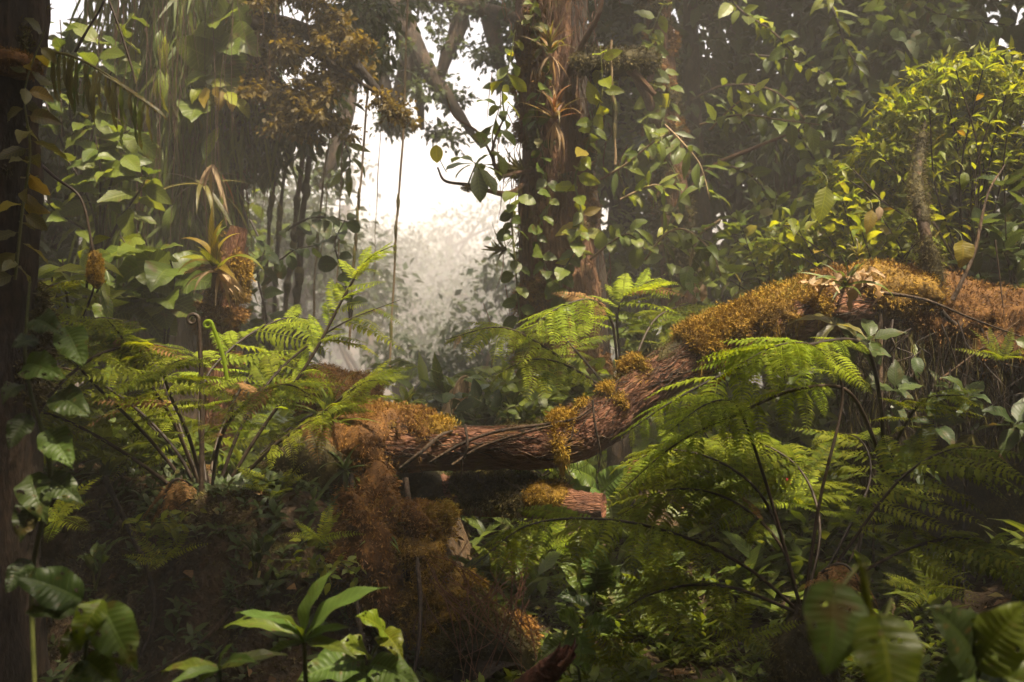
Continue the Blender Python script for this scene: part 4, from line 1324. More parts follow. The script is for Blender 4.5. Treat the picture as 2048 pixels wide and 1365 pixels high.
# ------------------------------------------------------------------ lianas
for lab, pts, r in (
        ('thin pale liana hanging straight down through the middle of the misty gap', [(818, -40, 8.4), (812, 120, 8.4), (805, 280, 8.3), (795, 430, 8.3), (785, 600, 8.3), (774, 760, 8.3)], .009),
        ('fine straight liana nearest the ochre bough', [(690, 200, 8.8), (684, 320, 8.8), (678, 450, 8.8), (672, 600, 8.8)], .006),
        ('hair thin liana between the pale one and the knotted one', [(765, 140, 9.0), (760, 300, 9.0), (752, 450, 9.0), (748, 560, 9.0)], .004),
        ('short thin aerial root among the dark round leaves', [(655, 300, 9.4), (640, 420, 9.4), (632, 520, 9.4), (628, 640, 9.4)], .010),
        ('knotted brown liana beside the straight pale one', [(745, 100, 8.5), (732, 220, 8.5), (722, 340, 8.5), (712, 450, 8.5), (704, 570, 8.5), (698, 700, 8.5)], .010),
        ('thick bark covered aerial root hanging from the dark bough', [(640, 200, 9.2), (622, 300, 9.2), (605, 430, 9.2), (595, 560, 9.2), (585, 760, 9.2)], .028),
        ('aerial root hanging close beside the thick one', [(625, 240, 9.6), (602, 340, 9.6), (590, 450, 9.6), (575, 580, 9.6), (560, 780, 9.6)], .024),
        ('aerial root with small knots near the dark hanging mass', [(590, 260, 9.9), (568, 360, 9.9), (555, 480, 9.9), (548, 600, 9.9), (545, 780, 9.9)], .019),
        ('thin aerial root nearest to the bromeliad post', [(560, 280, 9.4), (545, 380, 9.4), (535, 480, 9.4), (528, 600, 9.4), (520, 760, 9.4)], .018),
        ('threadlike liana on the thick aerial root', [(660, 250, 9.0), (652, 330, 9.0), (655, 420, 9.0), (640, 520, 9.0)], .005),
        ('pale bare liana between the two mossy trunks', [(1222, 80, 7.1), (1222, 160, 7.1), (1228, 230, 7.1), (1230, 330, 7.1)], .010)):
    b = thing('liana', lab, 'liana', P(*pts[-1]), 'lianas and aerial roots in the gap')
    c = curve(PP(*pts), 90)
    c = c + .004 * np.stack([np.sin(np.linspace(0, 19, 90) + r * 900), 0 * c[:, 0], 0 * c[:, 0]], -1) + (fbm(c, 2, 7, 2) - .5)[:, None] * np.array([.03, .02, 0])
    part('stem', Geo().tube(c, [r, r, r], 90, 9, lump=.35, lfreq=9), VINE if r < .016 else BARK_D, b)
    for k in range(5 if r > .008 else 0):
        i_ = random.randint(25, 80)
        q = c[i_]
        part('moss_knot', Geo().tube(np.array([q + [0, 0, .09], q + [0, 0, .03], q - [0, 0, .03], q - [0, 0, .1]]), [r * .6, r * 1.7, r * 1.5, r * .6], 12, 8, lump=.4, lfreq=16), MOSS_D, b)

# slender aerial tree with dark leaves in front of the mist
for lab, pts, sh, mt, n, s in (('dark round leaves on a thin bent stem in front of the mist', [(700, 640, 7.4), (690, 560, 7.4), (670, 490, 7.3), (690, 440, 7.3)], 'round', LD, 13, .15),
                               ('dark leafy twig crossing the aerial roots', [(560, 470, 8.0), (610, 440, 8.0), (650, 435, 8.0), (700, 445, 8.0)], 'ovate', LD, 12, .18),
                               ('crooked twig with round dark leaves behind the bromeliad', [(500, 440, 7.6), (545, 520, 7.5), (590, 500, 7.4), (640, 490, 7.4)], 'round', LD, 14, .13),
                               ('low dark leafy stem beside the bromeliad post', [(540, 700, 7.4), (530, 620, 7.4), (515, 550, 7.4), (530, 500, 7.4)], 'ovate', LD, 16, .20),
                               ('grey green drooping twig under the ochre bough', [(660, 250, 9), (690, 290, 9), (700, 330, 9), (680, 350, 9)], 'lance', LM, 14, .22)):
    b = thing('leafy_branch', lab, 'branch', P(*pts[0]), 'dark leafy twigs in front of the mist')
    leafy(b, PP(*pts), .010, n, sh, mt, s, start=.1, sname='twig', stem=STEM_D, face=(0, -.8, .5), hang=.15)

# ------------------------------------------------------------------ edge trunk and its plants
et = thing('forest_tree', 'dark shaggy trunk at the very edge of the view', 'tree', P(20, 1200, 4.2))
EP = PP((10, 1350, 4.2), (10, 1000, 4.2), (18, 700, 4.2), (25, 400, 4.2), (30, 200, 4.2), (40, -100, 4.2), (45, -500, 4.2))
ER = [.16, .13, .12, .11, .11, .11, .11]
part('trunk', Geo().tube(EP, ER, 100, 22, rad_add=furrow(35, .03)), BARK_D, et)
part('moss_patch', moss_shell(EP, ER, .25, .9, 6000, .05, .04, .0, .6, 333, 120, 30), MOSS_D, et, stuff=True)
mound(et, 'moss_tuft', P(30, 130, 4.05), (.10, .10, .05), MOSS_B, 700, .03, 7)
vv_ = thing('climbing_vine', 'yellowing leaves climbing the dark edge trunk', 'vine', P(40, 500, 4.0))
leafy(vv_, PP((30, 560, 4.0), (45, 420, 4.0), (60, 300, 4.0), (50, 180, 4.0), (90, 60, 4.0)), .006, 30, 'ovate', LO, .13, start=0, face=(0, -1, .4), hang=.3, alt=LY, altp=.2)

hb = thing('hanging_frond', 'torn drooping palm frond with a yellow edged rib below the upper corner', 'palm frond', P(140, 120, 5.0))
c = curve(PP((80, 100, 5.0), (150, 115, 5.0), (230, 160, 5.0), (318, 222, 5.0)), 60)
part('rib', Geo().tube(c, [.008, .006, .003], 40, 6), LO, hb)
for k in range(30):
    i_ = int(4 + k * 1.75)
    put_leaf(hb, c[i_], (random.uniform(-.25, .1), random.uniform(-.1, .15), -1), (-.3, -1, .3), 'hang', random.choice((LO, LM, LO)), random.uniform(.18, .3), sx=1.4, name='leaflet')
    if k > 14:
        put_leaf(hb, c[i_], (1, 0, -.75), (.3, -1, .6), 'hang', random.choice((LY, LO)), .14, sx=1.8, name='leaflet')

for lab, pts, r in (('bare dark twig slanting down past the hanging frond', [(210, -20, 4.8), (240, 60, 4.8), (262, 130, 4.8), (270, 165, 4.8)], .006), ('bare twig leaning up behind the hanging frond', [(150, 105, 4.9), (175, 60, 4.9), (200, 20, 4.9), (215, -20, 4.9)], .007),
                    ('long bare sloping twig above the tree fern', [(60, 310, 4.9), (110, 355, 4.9), (160, 395, 4.9), (180, 470, 4.9), (190, 560, 4.9), (165, 640, 4.9)], .008)):
    solo('twig', Geo().tube(PP(*pts), [r, r * .9, r * .6], 40, 7, lump=.3, lfreq=14), STEM_D, lab, 'twig')
mk = thing('moss_clump', 'hanging ochre moss clump on the sloping bare twig', 'moss', P(190, 540, 4.85))
mound(mk, 'moss', P(191, 540, 4.85), (.035, .035, .085), MOSS_G, 1500, .025, 15, droop=1.0)

# broad leaf shrubs by the dark trunk
for lab, base, paths, sh, mt, n, s in (
        ('broad leaved glossy shrub in front of the massive dark trunk', (330, 760, 6.6), [[(320, 640, 6.6), (310, 540, 6.5), (290, 480, 6.4)], [(340, 620, 6.5), (350, 560, 6.4), (340, 520, 6.3)], [(290, 640, 6.6), (250, 590, 6.5), (230, 560, 6.4)], [(330, 640, 6.5), (340, 600, 6.4), (310, 600, 6.3)], [(300, 620, 6.6), (280, 540, 6.6), (240, 470, 6.6)]], 'heart', LM, 9, .25),
        ('shrub of pointed leaves beside the ochre moss clump', (150, 740, 6.0), [[(140, 640, 6.0), (130, 570, 5.9), (125, 520, 5.9)], [(160, 640, 6.0), (190, 590, 5.9), (210, 560, 5.9)], [(170, 640, 6), (175, 540, 5.9), (185, 480, 5.9)], [(130, 640, 6.0), (105, 570, 5.9), (110, 540, 5.9)]], 'lance', LB, 11, .22),
        ('tall pale leaved shrub in the upper corner', (160, 420, 7.4), [[(150, 300, 7.4), (130, 150, 7.3), (120, 40, 7.3)], [(180, 300, 7.4), (190, 180, 7.3), (200, 60, 7.3)], [(130, 300, 7.4), (90, 200, 7.4), (80, 100, 7.4)], [(200, 320, 7.4), (230, 280, 7.3), (260, 260, 7.3)], [(170, 250, 7.5), (230, 130, 7.5), (250, 20, 7.5)]], 'ovate', LM, 13, .26),
        ('low shrub of dull leaves between the two dark trunks', (200, 520, 7.2), [[(190, 440, 7.2), (160, 360, 7.1), (120, 300, 7.1)], [(210, 420, 7.2), (230, 340, 7.1), (250, 300, 7.1)], [(200, 400, 7.2), (200, 330, 7.1), (190, 270, 7.1)], [(240, 440, 7.2), (280, 380, 7.1), (300, 340, 7.1)], [(180, 470, 7.2), (120, 430, 7.1), (90, 400, 7.1)]], 'ovate', LM, 12, .24)):
    b = thing('shrub', lab, 'shrub', P(*base), 'broad leaved shrubs round the dark trunks')
    for q in paths:
        leafy(b, np.vstack([P(*base)[None], PP(*q)]), .010, n, sh, mt, s, start=.35, face=(0, -.7, .7), stem=STEM_D, droop=.35)
ph = thing('climbing_vine', 'split leaf climber with large pale leaves high on the massive dark trunk', 'vine', P(440, 120, 7.7))
leafy(ph, PP((400, 200, 7.8), (430, 130, 7.7), (450, 70, 7.7), (470, -20, 7.7)), .012, 22, 'heart', LM, .30, start=0, face=(0, -1, .4), hang=.4)
yb = thing('epiphyte', 'bright yellow green leaf cluster on the massive dark trunk', 'epiphyte', P(425, 175, 7.6))
leafy(yb, PP((400, 175, 7.65), (420, 170, 7.6), (450, 180, 7.6), (470, 195, 7.6)), .006, 12, 'ovate', LY, .16, start=0, face=(0, -1, .4), hang=.4, alt=LB, altp=.5)
fl = thing('epiphyte', 'long drooping dry strap leaves under the massive trunk bough', 'epiphyte', P(430, 330, 7.7))
rosette(fl, P(425, 330, 7.7), 12, 'strap', LX, .5, (-88, -55), (0, -.3, 1), LR, .4, name='dead_leaf')
rosette(fl, P(405, 370, 7.7), 14, 'strap', LO, .5, (-80, 20), (0, -.3, 1))


# ------------------------------------------------------------------ bushes on the other side
def bush(lab, base, tips, sh, mt, n, s, r=.010, extra=None, stem=STEM_D, group='sunlit bushes above the root mass', alt=None, altp=.1, **k):
    b = thing('shrub', lab, 'shrub', P(*base), group)
    B_ = P(*base)
    for q in tips:
        e = P(*q)
        m_ = B_ * .45 + e * .55 + np.array([rng.normal() * .08, rng.normal() * .08, .02])
        leafy(b, np.array([B_, B_ * .8 + m_ * .2 + .04 * rng.normal(size=3), m_, e]), r, n, sh, mt, s, start=.45, stem=stem, droop=.1, fwd=.5, alt=alt, altp=altp, tip=4, **k)
    if extra:
        cs, rs, nn, tm, sz, mm = extra
        part('foliage', crown(Geo(), [P(*c) for c in cs], rs, nn, tm, sz, droop=.2, shell=.2), mm, b, stuff=True)
    return b


random.seed(5)
tips = [(random.uniform(1690, 2050), 0, random.uniform(5.7, 6.5)) for _ in range(22)]
tips = [(x, (330 - (x - 1690) * .62 if x < 1850 else 150 + random.uniform(-50, 20)) + abs(rng.normal()) * 70, d) for x, _, d in tips]
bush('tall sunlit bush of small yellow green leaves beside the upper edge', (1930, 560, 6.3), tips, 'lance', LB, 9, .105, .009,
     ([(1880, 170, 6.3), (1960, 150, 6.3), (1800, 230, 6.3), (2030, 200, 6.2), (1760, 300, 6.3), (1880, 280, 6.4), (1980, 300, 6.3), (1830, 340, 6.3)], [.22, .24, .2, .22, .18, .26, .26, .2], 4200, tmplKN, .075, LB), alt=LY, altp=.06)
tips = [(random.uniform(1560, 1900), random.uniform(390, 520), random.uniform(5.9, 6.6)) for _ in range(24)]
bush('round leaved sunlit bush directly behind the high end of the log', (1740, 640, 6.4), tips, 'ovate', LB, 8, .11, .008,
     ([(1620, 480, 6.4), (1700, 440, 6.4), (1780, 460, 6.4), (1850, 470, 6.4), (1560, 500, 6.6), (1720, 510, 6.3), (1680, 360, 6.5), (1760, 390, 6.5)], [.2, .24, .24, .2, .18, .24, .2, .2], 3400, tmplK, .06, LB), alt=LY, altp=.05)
tips = [(random.uniform(1450, 1640), random.uniform(400, 560), random.uniform(7.0, 7.8)) for _ in range(14)]
bush('loose shrub of hanging leaves between the thin trunk and the sunlit bush', (1540, 680, 7.5), tips, 'ovate', LM, 11, .15, .008, alt=LO, altp=.2)
for lab, base, xa, xb, ya, yb, dd, sh, mt in (('mid green thicket seen under the high end of the log', (1560, 900, 7.6), 1400, 1720, 640, 840, 7.4, 'ovate', LM), ('shady thicket low behind the dark fern stems', (1500, 960, 6.8), 1330, 1700, 820, 940, 6.6, 'ovate', LM), ('leafy thicket behind the roots of the mossy mass', (1780, 940, 7.4), 1640, 1900, 700, 860, 7.2, 'ovate', LD)):
    tips = [(random.uniform(xa, xb), random.uniform(ya, yb), dd + random.uniform(-.3, .4)) for _ in range(14)]
    bush(lab, base, tips, sh, mt, 11, .15, .007, ([(random.uniform(xa, xb), random.uniform(ya, yb + 60), dd + .5) for _ in range(9)], [.3] * 9, 1800, tmplS, .12, mt), group='thickets behind the log')
tips = [(random.uniform(1930, 2080), random.uniform(360, 620), random.uniform(5.6, 6.3)) for _ in range(12)]
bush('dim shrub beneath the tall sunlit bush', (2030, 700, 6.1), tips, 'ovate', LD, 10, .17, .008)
for lab, px, py, s, mt in (('mottled heart shaped yellow leaf on the mossy root mass', 1925, 490, .13, LY), ('white dried leaf curl above the round leaved bush', 1760, 420, .08, LX), ('large drooping leaf at the near side of the tall bush', 1655, 375, .20, LB), ('yellow leaf pair hanging over the round leaved bush', 1745, 425, .13, LY),
                           ('striped pale leaf among the tall bush shadows', 1928, 350, .10, LM)):
    b = thing('leaf', lab, 'leaf', P(px, py, 5.2))
    part('stalk', Geo().tube(np.array([P(px, py, 5.2) + [.02, .15, .10], P(px, py, 5.2) + [.01, .05, .06], P(px, py - 8, 5.2)]), [.003, .003, .002], 8, 5), STEM_G, b)
    put_leaf(b, P(px, py - 10, 5.2), (random.uniform(-.3, .3), -.1, -1), (0, -1, .2), 'heart' if 'heart' in lab else 'ovate', mt, s)
mp_ = thing('mossy_sapling', 'upright moss covered stem rising out of the root mass', 'tree trunk', P(1860, 600, 5.4))
MP = PP((1880, 620, 5.4), (1862, 520, 5.4), (1845, 440, 5.45), (1835, 360, 5.7), (1850, 240, 6.2))
part('stem', Geo().tube(MP, [.036, .032, .028, .02, .006], 50, 12, lump=.2), BARK_D, mp_)
part('moss_patch', moss_shell(MP, [.036, .032, .028, .02, .008], .01, .99, 4000, .016, .024, .0, 1.0, 343, 80, 20, .02), MOSS_D, mp_, stuff=True)

# dead and glossy leaf groups on the root mass
for lab, px, py, n, sh, mt, s, el in (('pale dried orchid leaves splayed at the bend of the log top', 1640, 585, 5, 'dead', LX, .17, (-50, 60)), ('cluster of cream withered leaves on top of the root mass', 1725, 565, 6, 'dead', LX, .20, (-60, 70)),
                                      ('arching narrow green leaves between the two withered clusters', 1690, 575, 12, 'strap', LM, .26, (10, 80)), ('spiky young bromeliad on top of the root mass', 1715, 515, 12, 'strap', LO, .13, (30, 85)),
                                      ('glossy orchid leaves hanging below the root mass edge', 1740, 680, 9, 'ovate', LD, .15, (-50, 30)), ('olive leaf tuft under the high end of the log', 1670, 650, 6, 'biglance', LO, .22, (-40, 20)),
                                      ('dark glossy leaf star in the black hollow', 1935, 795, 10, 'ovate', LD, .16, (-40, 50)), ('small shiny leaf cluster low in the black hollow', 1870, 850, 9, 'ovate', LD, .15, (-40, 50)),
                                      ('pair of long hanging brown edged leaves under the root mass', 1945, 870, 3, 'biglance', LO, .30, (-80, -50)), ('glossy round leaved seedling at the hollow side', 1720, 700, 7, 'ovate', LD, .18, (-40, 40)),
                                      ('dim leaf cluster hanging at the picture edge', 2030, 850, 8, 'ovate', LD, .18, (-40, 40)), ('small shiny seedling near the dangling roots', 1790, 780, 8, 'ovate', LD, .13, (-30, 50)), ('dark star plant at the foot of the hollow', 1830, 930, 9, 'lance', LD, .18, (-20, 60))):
    b = thing('epiphyte', lab, 'epiphyte', P(px, py, 5.0), 'leaf clusters growing on the root mass')
    part('stem', Geo().tube(np.array([P(px, py, 5.35) + [0, 0, .03], P(px, py, 5.12), P(px, py, 5.0)]), [.006, .005, .004], 10, 6), STEM_D, b)
    rosette(b, P(px, py, 5.0), n, sh, mt, s, el, (0, -.6, 1), name='leaf')

# ------------------------------------------------------------------ big leaved plants close to the camera
fp = thing('broadleaf_plant', 'out of focus broad leaf plant with ribbed lime leaves close to the lens', 'plant', P(1760, 1500, 1.9))
for px, py, d, tx, ty, sz, mt in ((1668, 1195, 1.75, -10, 150, .135, LV), (1762, 1262, 1.7, 25, 150, .14, LB)):
    q = P(px, py, d)
    e = P(px + tx, py + ty, d - .05)
    part('stalk', Geo().tube(np.array([P(1760, 1520, 1.9), P(1740, 1300, 1.86), P(px + (20 if px > 1700 else 60), py - 60, d + .1), q]), [.005, .005, .004, .003], 24, 7), STEM_G, fp)
    put_leaf(fp, q, e - q, (.1, -1, .45), 'bigheart', mt, sz)
part('shoot', Geo().tube(PP((1735, 1420, 1.8), (1745, 1290, 1.78), (1730, 1180, 1.76), (1718, 1120, 1.75)), [.006, .007, .008, .002], 24, 8), LB, fp)
f2 = thing('broadleaf_plant', 'dark round leaf plant with two wide leaves next to the ribbed lime one', 'plant', P(1960, 1480, 2.1))
for px, py, tx, ty, sz, mt in ((1945, 1310, -80, -110, .15, LD), (1960, 1310, 90, -95, .15, LM), (1925, 1340, -60, 40, .09, LV), (1985, 1350, 90, 30, .12, LM), (1965, 1375, 30, 60, .11, LD)):
    q = P(px, py, 2.05)
    e = P(px + tx, py + ty, 2.0)
    put_leaf(f2, q, e - q, (0, -1, .6), 'bigheart', mt, sz)
part('stem', Geo().tube(PP((1960, 1480, 2.1), (1958, 1400, 2.08), (1955, 1320, 2.05)), [.006, .006, .005], 14, 7), STEM_G, f2)

f3 = thing('broadleaf_plant', 'upright plant with long lance leaves lit from above on the dark soil', 'plant', P(610, 1450, 3.0))
c0 = P(608, 1285, 3.0)
part('stem', Geo().tube(np.array([P(610, 1480, 3.05), P(612, 1380, 3.02), c0]), [.008, .008, .006], 20, 7), STEM_G, f3)
for ex, ey, mt in ((640, 1145, LV), (735, 1160, LV), (690, 1245, LV), (455, 1225, LM), (500, 1215, LV), (560, 1220, LM), (700, 1300, LM), (520, 1310, LM)):
    e = P(ex, ey, random.uniform(2.85, 3.05))
    put_leaf(f3, c0, e - c0, (0, -.5, 1), 'biglance', mt, np.linalg.norm(e - c0) * 1.12)
f4 = thing('broadleaf_plant', 'low lance leaf plant in front of the upright one', 'plant', P(440, 1480, 2.7))
c0 = P(440, 1340, 2.7)
part('stem', Geo().tube(np.array([P(440, 1480, 2.75), c0]), [.007, .005], 12, 7), STEM_G, f4)
for ex, ey, mt in ((340, 1360, LV), (455, 1285, LV), (560, 1300, LM), (500, 1310, LV), (380, 1380, LM), (330, 1330, LM)):
    e = P(ex, ey, random.uniform(2.6, 2.75))
    put_leaf(f4, c0, e - c0, (0, -.5, 1), 'biglance', mt, np.linalg.norm(e - c0) * 1.12)
f5 = thing('broadleaf_plant', 'drooping ovate leaves on a thin stem over the dark soil', 'plant', P(190, 1450, 2.5))
part('stem', Geo().tube(PP((190, 1480, 2.5), (170, 1330, 2.5), (185, 1240, 2.5), (215, 1190, 2.5)), [.006, .006, .004, .003], 24, 7), STEM_G, f5)
for px, py, ex, ey, mt in ((205, 1200, 150, 1290, LB), (205, 1210, 262, 1330, LV), (180, 1250, 120, 1310, LM), (210, 1330, 130, 1370, LV), (170, 1320, 230, 1370, LM), (160, 1210, 60, 1220, LD), (165, 1200, 40, 1150, LD)):
    q, e = P(px, py, 2.5), P(ex, ey, 2.42)
    put_leaf(f5, q, e - q, (0, -1, .7), 'big', mt, np.linalg.norm(e - q) * 1.1)
f6 = thing('broadleaf_vine', 'tall dim vine with large ribbed leaves hanging near the dark edge trunk', 'vine', P(60, 1300, 3.0))
part('stem', Geo().tube(PP((70, 1400, 3.0), (65, 1150, 3.0), (100, 950, 2.95), (60, 780, 2.95), (50, 700, 2.95), (60, 560, 3.0)), [.008, .008, .007, .006, .005, .003], 50, 7), STEM_G, f6)
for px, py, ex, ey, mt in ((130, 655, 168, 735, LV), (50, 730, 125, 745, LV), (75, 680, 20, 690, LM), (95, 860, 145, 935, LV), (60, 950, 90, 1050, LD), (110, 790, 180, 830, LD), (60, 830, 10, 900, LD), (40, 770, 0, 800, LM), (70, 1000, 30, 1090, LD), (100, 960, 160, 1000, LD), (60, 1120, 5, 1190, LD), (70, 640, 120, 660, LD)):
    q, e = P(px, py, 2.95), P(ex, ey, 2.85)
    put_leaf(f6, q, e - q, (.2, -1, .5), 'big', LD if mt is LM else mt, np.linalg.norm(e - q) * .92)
f7 = thing('broadleaf_plant', 'small plant with pale ribbed leaves at the foot of the mossy root', 'plant', P(740, 1420, 3.2))
for px, py, ex, ey, mt in ((770, 1270, 740, 1240, LB), (765, 1265, 790, 1290, LB), (730, 1320, 640, 1340, LV), (740, 1330, 800, 1350, LV), (735, 1310, 700, 1290, LM), (750, 1345, 700, 1375, LV), (760, 1350, 820, 1380, LM)):
    q, e = P(px, py, 3.2), P(ex, ey, 3.12)
    put_leaf(f7, q, e - q, (0, -.7, .8), 'big', mt, np.linalg.norm(e - q) * 1.5)
part('stem', Geo().tube(PP((740, 1420, 3.2), (735, 1340, 3.2), (768, 1265, 3.2)), [.006, .005, .003], 16, 6), STEM_G, f7)
f8 = thing('broadleaf_plant', 'ribbed leaf plant growing among the small green ground plants', 'plant', P(1165, 1380, 4.0))
for px, py, ex, ey, mt in ((1150, 1255, 1170, 1330, LV), (1140, 1280, 1090, 1310, LM), (1165, 1260, 1215, 1250, LV), (1155, 1260, 1130, 1230, LM)):
    q, e = P(px, py, 4.0), P(ex, ey, 3.9)
    put_leaf(f8, q, e - q, (0, -.8, .7), 'big', mt, np.linalg.norm(e - q) * 1.3)
part('stem', Geo().tube(PP((1165, 1400, 4.0), (1155, 1320, 4.0), (1150, 1255, 4.0)), [.006, .006, .004], 14, 6), STEM_G, f8)
f9 = thing('broadleaf_plant', 'shaded plant with wide round leaves beside the broken log stub', 'plant', P(1200, 1080, 5.6))
for px, py, ex, ey, sz, mt in ((1200, 980, 1130, 975, .24, LV), (1200, 985, 1240, 950, .28, LV), (1215, 990, 1225, 1040, .26, LM), (1260, 960, 1250, 1010, .2, LB), (1280, 965, 1290, 915, .2, LB), (1190, 960, 1150, 940, .26, LM), (1180, 1000, 1180, 1060, .25, LM)):
    q, e = P(px, py, 5.6), P(ex, ey, 5.5)
    put_leaf(f9, q, e - q, (0, -.9, .5), 'big', mt, sz)
    part('stalk', Geo().tube(np.array([P(1200, 1090, 5.6), P((px + 1200) / 2, (py + 1090) / 2, 5.62), q]), [.006, .005, .004], 12, 6), STEM_G, f9)
f10 = thing('broadleaf_plant', 'tall pale leaved plant under the low fern frond', 'plant', P(1190, 1230, 4.7))
for px, py, ex, ey, sz, mt in ((1180, 1180, 1120, 1120, .22, LM), (1190, 1180, 1200, 1080, .26, LV), (1195, 1180, 1170, 1090, .24, LV), (1195, 1185, 1240, 1130, .2, LM), (1185, 1190, 1130, 1190, .2, LD)):
    q, e = P(px, py, 4.7), P(ex, ey, 4.6)
    put_leaf(f10, q, e - q, (0, -.9, .5), 'big', mt, sz)
part('stem', Geo().tube(PP((1190, 1280, 4.7), (1190, 1180, 4.7)), [.006, .005], 10, 6), STEM_G, f10)
for lab, px, py in (('slim dark seedling with curved leaves on the bank face', 190, 1180), ('slim dark seedling nearer to the mossy root', 510, 1160)):
    b = thing('seedling', lab, 'plant', P(px, py, 4.1), 'slim seedlings on the dark bank')
    for dx, h in ((-6, 70), (18, 80)):
        leafy(b, np.array([P(px, py, 4.1), P(px + dx * .6, py - h * .5, 4.1), P(px + dx, py - h, 4.1)]), .005, 6, 'biglance', LD, .15, start=.35, spread=1, droop=-.1, fwd=.7)

for lab, px, py in (('tiny bright leaved creeper in a patch of sun on the bank', 640, 1135), ('creeping patch of small leaves low on the bank under the wide fern', 330, 1060)):
    b = thing('creeper', lab, 'plant', P(px, py, 4.35))
    for k in range(7):
        leafy(b, np.array([P(px + rng.normal() * 25, py + 20 + rng.normal() * 10, 4.4), P(px + rng.normal() * 40, py - 10, 4.3), P(px + rng.normal() * 70, py + rng.normal() * 30, 4.2)]), .003, 8, 'ovate', LB, .055, start=.1, face=(0, -.6, .8))
# plants behind the log
for lab, px, py, d, sh, mt, n, s, el in (
        ('bright rosette of pointed leaves on the mossy knot behind the log', 815, 815, 6.3, 'lance', LB, 18, .17, (0, 80)), ('second bright rosette nearer the rusty stump', 748, 805, 6.3, 'lance', LB, 14, .15, (0, 80)),
        ('grassy tuft of arching blades on the rusty stump', 660, 850, 5.0, 'strap', LM, 22, .32, (10, 85)), ('dark arching bladed tuft hanging from the mossy stump', 690, 940, 4.85, 'strap', LD, 16, .30, (-70, 50)),
        ('small grassy plant beside the mossy root', 760, 1075, 4.5, 'strap', LM, 18, .20, (-20, 80)), ('wide leaved clump in the mist just behind the log', 900, 830, 7.4, 'lance', LM, 22, .34, (0, 80)), ('green leaf clump behind the dip of the log', 1010, 830, 7.0, 'lance', LM, 24, .30, (0, 75)),
        ('leafy clump behind the bend of the log', 1100, 820, 6.9, 'ovate', LM, 24, .22, (0, 80)), ('bushy clump at the foot of the stout trunk', 1160, 800, 6.8, 'ovate', LM, 24, .20, (0, 80)), ('bushy green clump behind the rising part of the log', 1295, 720, 6.9, 'ovate', LM, 26, .20, (0, 80)), ('dark leafy clump under the sunlit yellow green fern', 1330, 780, 7.4, 'ovate', LD, 26, .20, (0, 80)), ('small pale clump between dip and bend of the log', 1060, 850, 6.3, 'round', LM, 22, .13, (0, 80)), ('shaded clump left of none but the dead frond', 960, 860, 6.6, 'ovate', LD, 22, .18, (0, 80))):
    if 'none' in lab:
        lab = 'shaded leafy clump next to the drooping dead frond'
    b = thing('plant', lab, 'plant', P(px, py, d), 'small plants around the log')
    part('stem', Geo().tube(np.array([P(px, py, d) - [0, 0, .25], P(px, py, d)]), [.012, .008], 8, 6), STEM_G, b)
    rosette(b, P(px, py, d), n, sh, mt, s, el, (0, -.2, 1))
    if sh in ('ovate', 'round', 'lance') and n > 20:
        for k in range(5):
            leafy(b, np.array([P(px, py, d) - [0, 0, .1], P(px + rng.normal() * 30, py - 30, d), P(px + rng.normal() * 60, py - random.uniform(40, 90), d + rng.normal() * .2)]), .005, 9, sh, mt, s * .8, start=.3, face=(0, -.5, .8))
df = thing('dead_frond', 'drooping tan dead palm frond in the misty clearing behind the log', 'dead frond', P(930, 760, 7.2))
part('stalk', Geo().tube(PP((960, 860, 7.3), (955, 790, 7.25), (935, 755, 7.2), (915, 765, 7.15), (895, 815, 7.1)), [.014, .012, .010, .004], 30, 7), VINE, df)
c = curve(PP((945, 760, 7.2), (925, 758, 7.15), (905, 785, 7.12), (893, 820, 7.1)), 30)
for k in range(40):
    put_leaf(df, c[random.randint(0, 29)], (rng.normal() * .18 - .12, rng.normal() * .2, -1), (rng.normal(), -1, .1), 'hang', LX, random.uniform(.22, .40), sx=1.7, name='leaflet')
for lab, px, py, lean in (('feathery dark palm leaf arching in front of the mist', 840, 760, -1), ('second feathery palm leaf pointing towards the lianas', 800, 770, -1), ('pale feathery palm leaf beside the dead frond', 880, 790, 1)):
    b = thing('palm', lab, 'palm', P(px + 40, py + 90, 7.8), 'small palms in the misty clearing')
    c = curve(PP((px + 40, py + 90, 7.8), (px + 20, py + 10, 7.7), (px - 10, py - 25, 7.6), (px - 70, py - 5, 7.5)) if lean < 0 else PP((px, py + 60, 7.8), (px + 5, py, 7.7), (px + 25, py - 35, 7.6), (px + 55, py - 20, 7.5)), 50)
    part('rib', Geo().tube(c, [.010, .008, .003], 30, 6), STEM_G, b)
    T_ = nrm(np.gradient(c, axis=0))
    for k in range(34):
        i_ = 14 + k
        for s_ in (-1, 1):
            put_leaf(b, c[i_], nrm(np.cross(T_[i_], [0, -.3, 1]) * s_ + T_[i_] * .7 + np.array([0, 0, -.25])), (0, -.3, 1), 'hang', LM, .24 * math.sin(math.pi * (k / 34 * .85 + .12)) + .04, name='leaflet')


# ------------------------------------------------------------------ understorey trees and the misty forest
def tree_at(name, lab, px, py_top, d, w, mat, n, size, tmpl, group, r=.10, base=None, squash=.8, k=7):
    top = P(px, py_top, d)
    bz = float(height(top[0], d))
    base = np.array([top[0] + rng.normal() * .3, d, bz])
    H = top[2] - bz
    cs = [np.array([top[0] + rng.uniform(-1, 1) * w * .6, d + rng.uniform(-1, 1) * w * .5, bz + H * rng.uniform(.42, .95)]) for _ in range(k)]
    cs.append(top - [0, 0, w * .3])
    rs = [w * random.uniform(.28, .5) for _ in cs]
    tree(name, lab, base, base * .1 + (top - [0, 0, H * .15]) * .9, r, cs, rs, n, tmpl, size, mat, group=group, squash=squash)


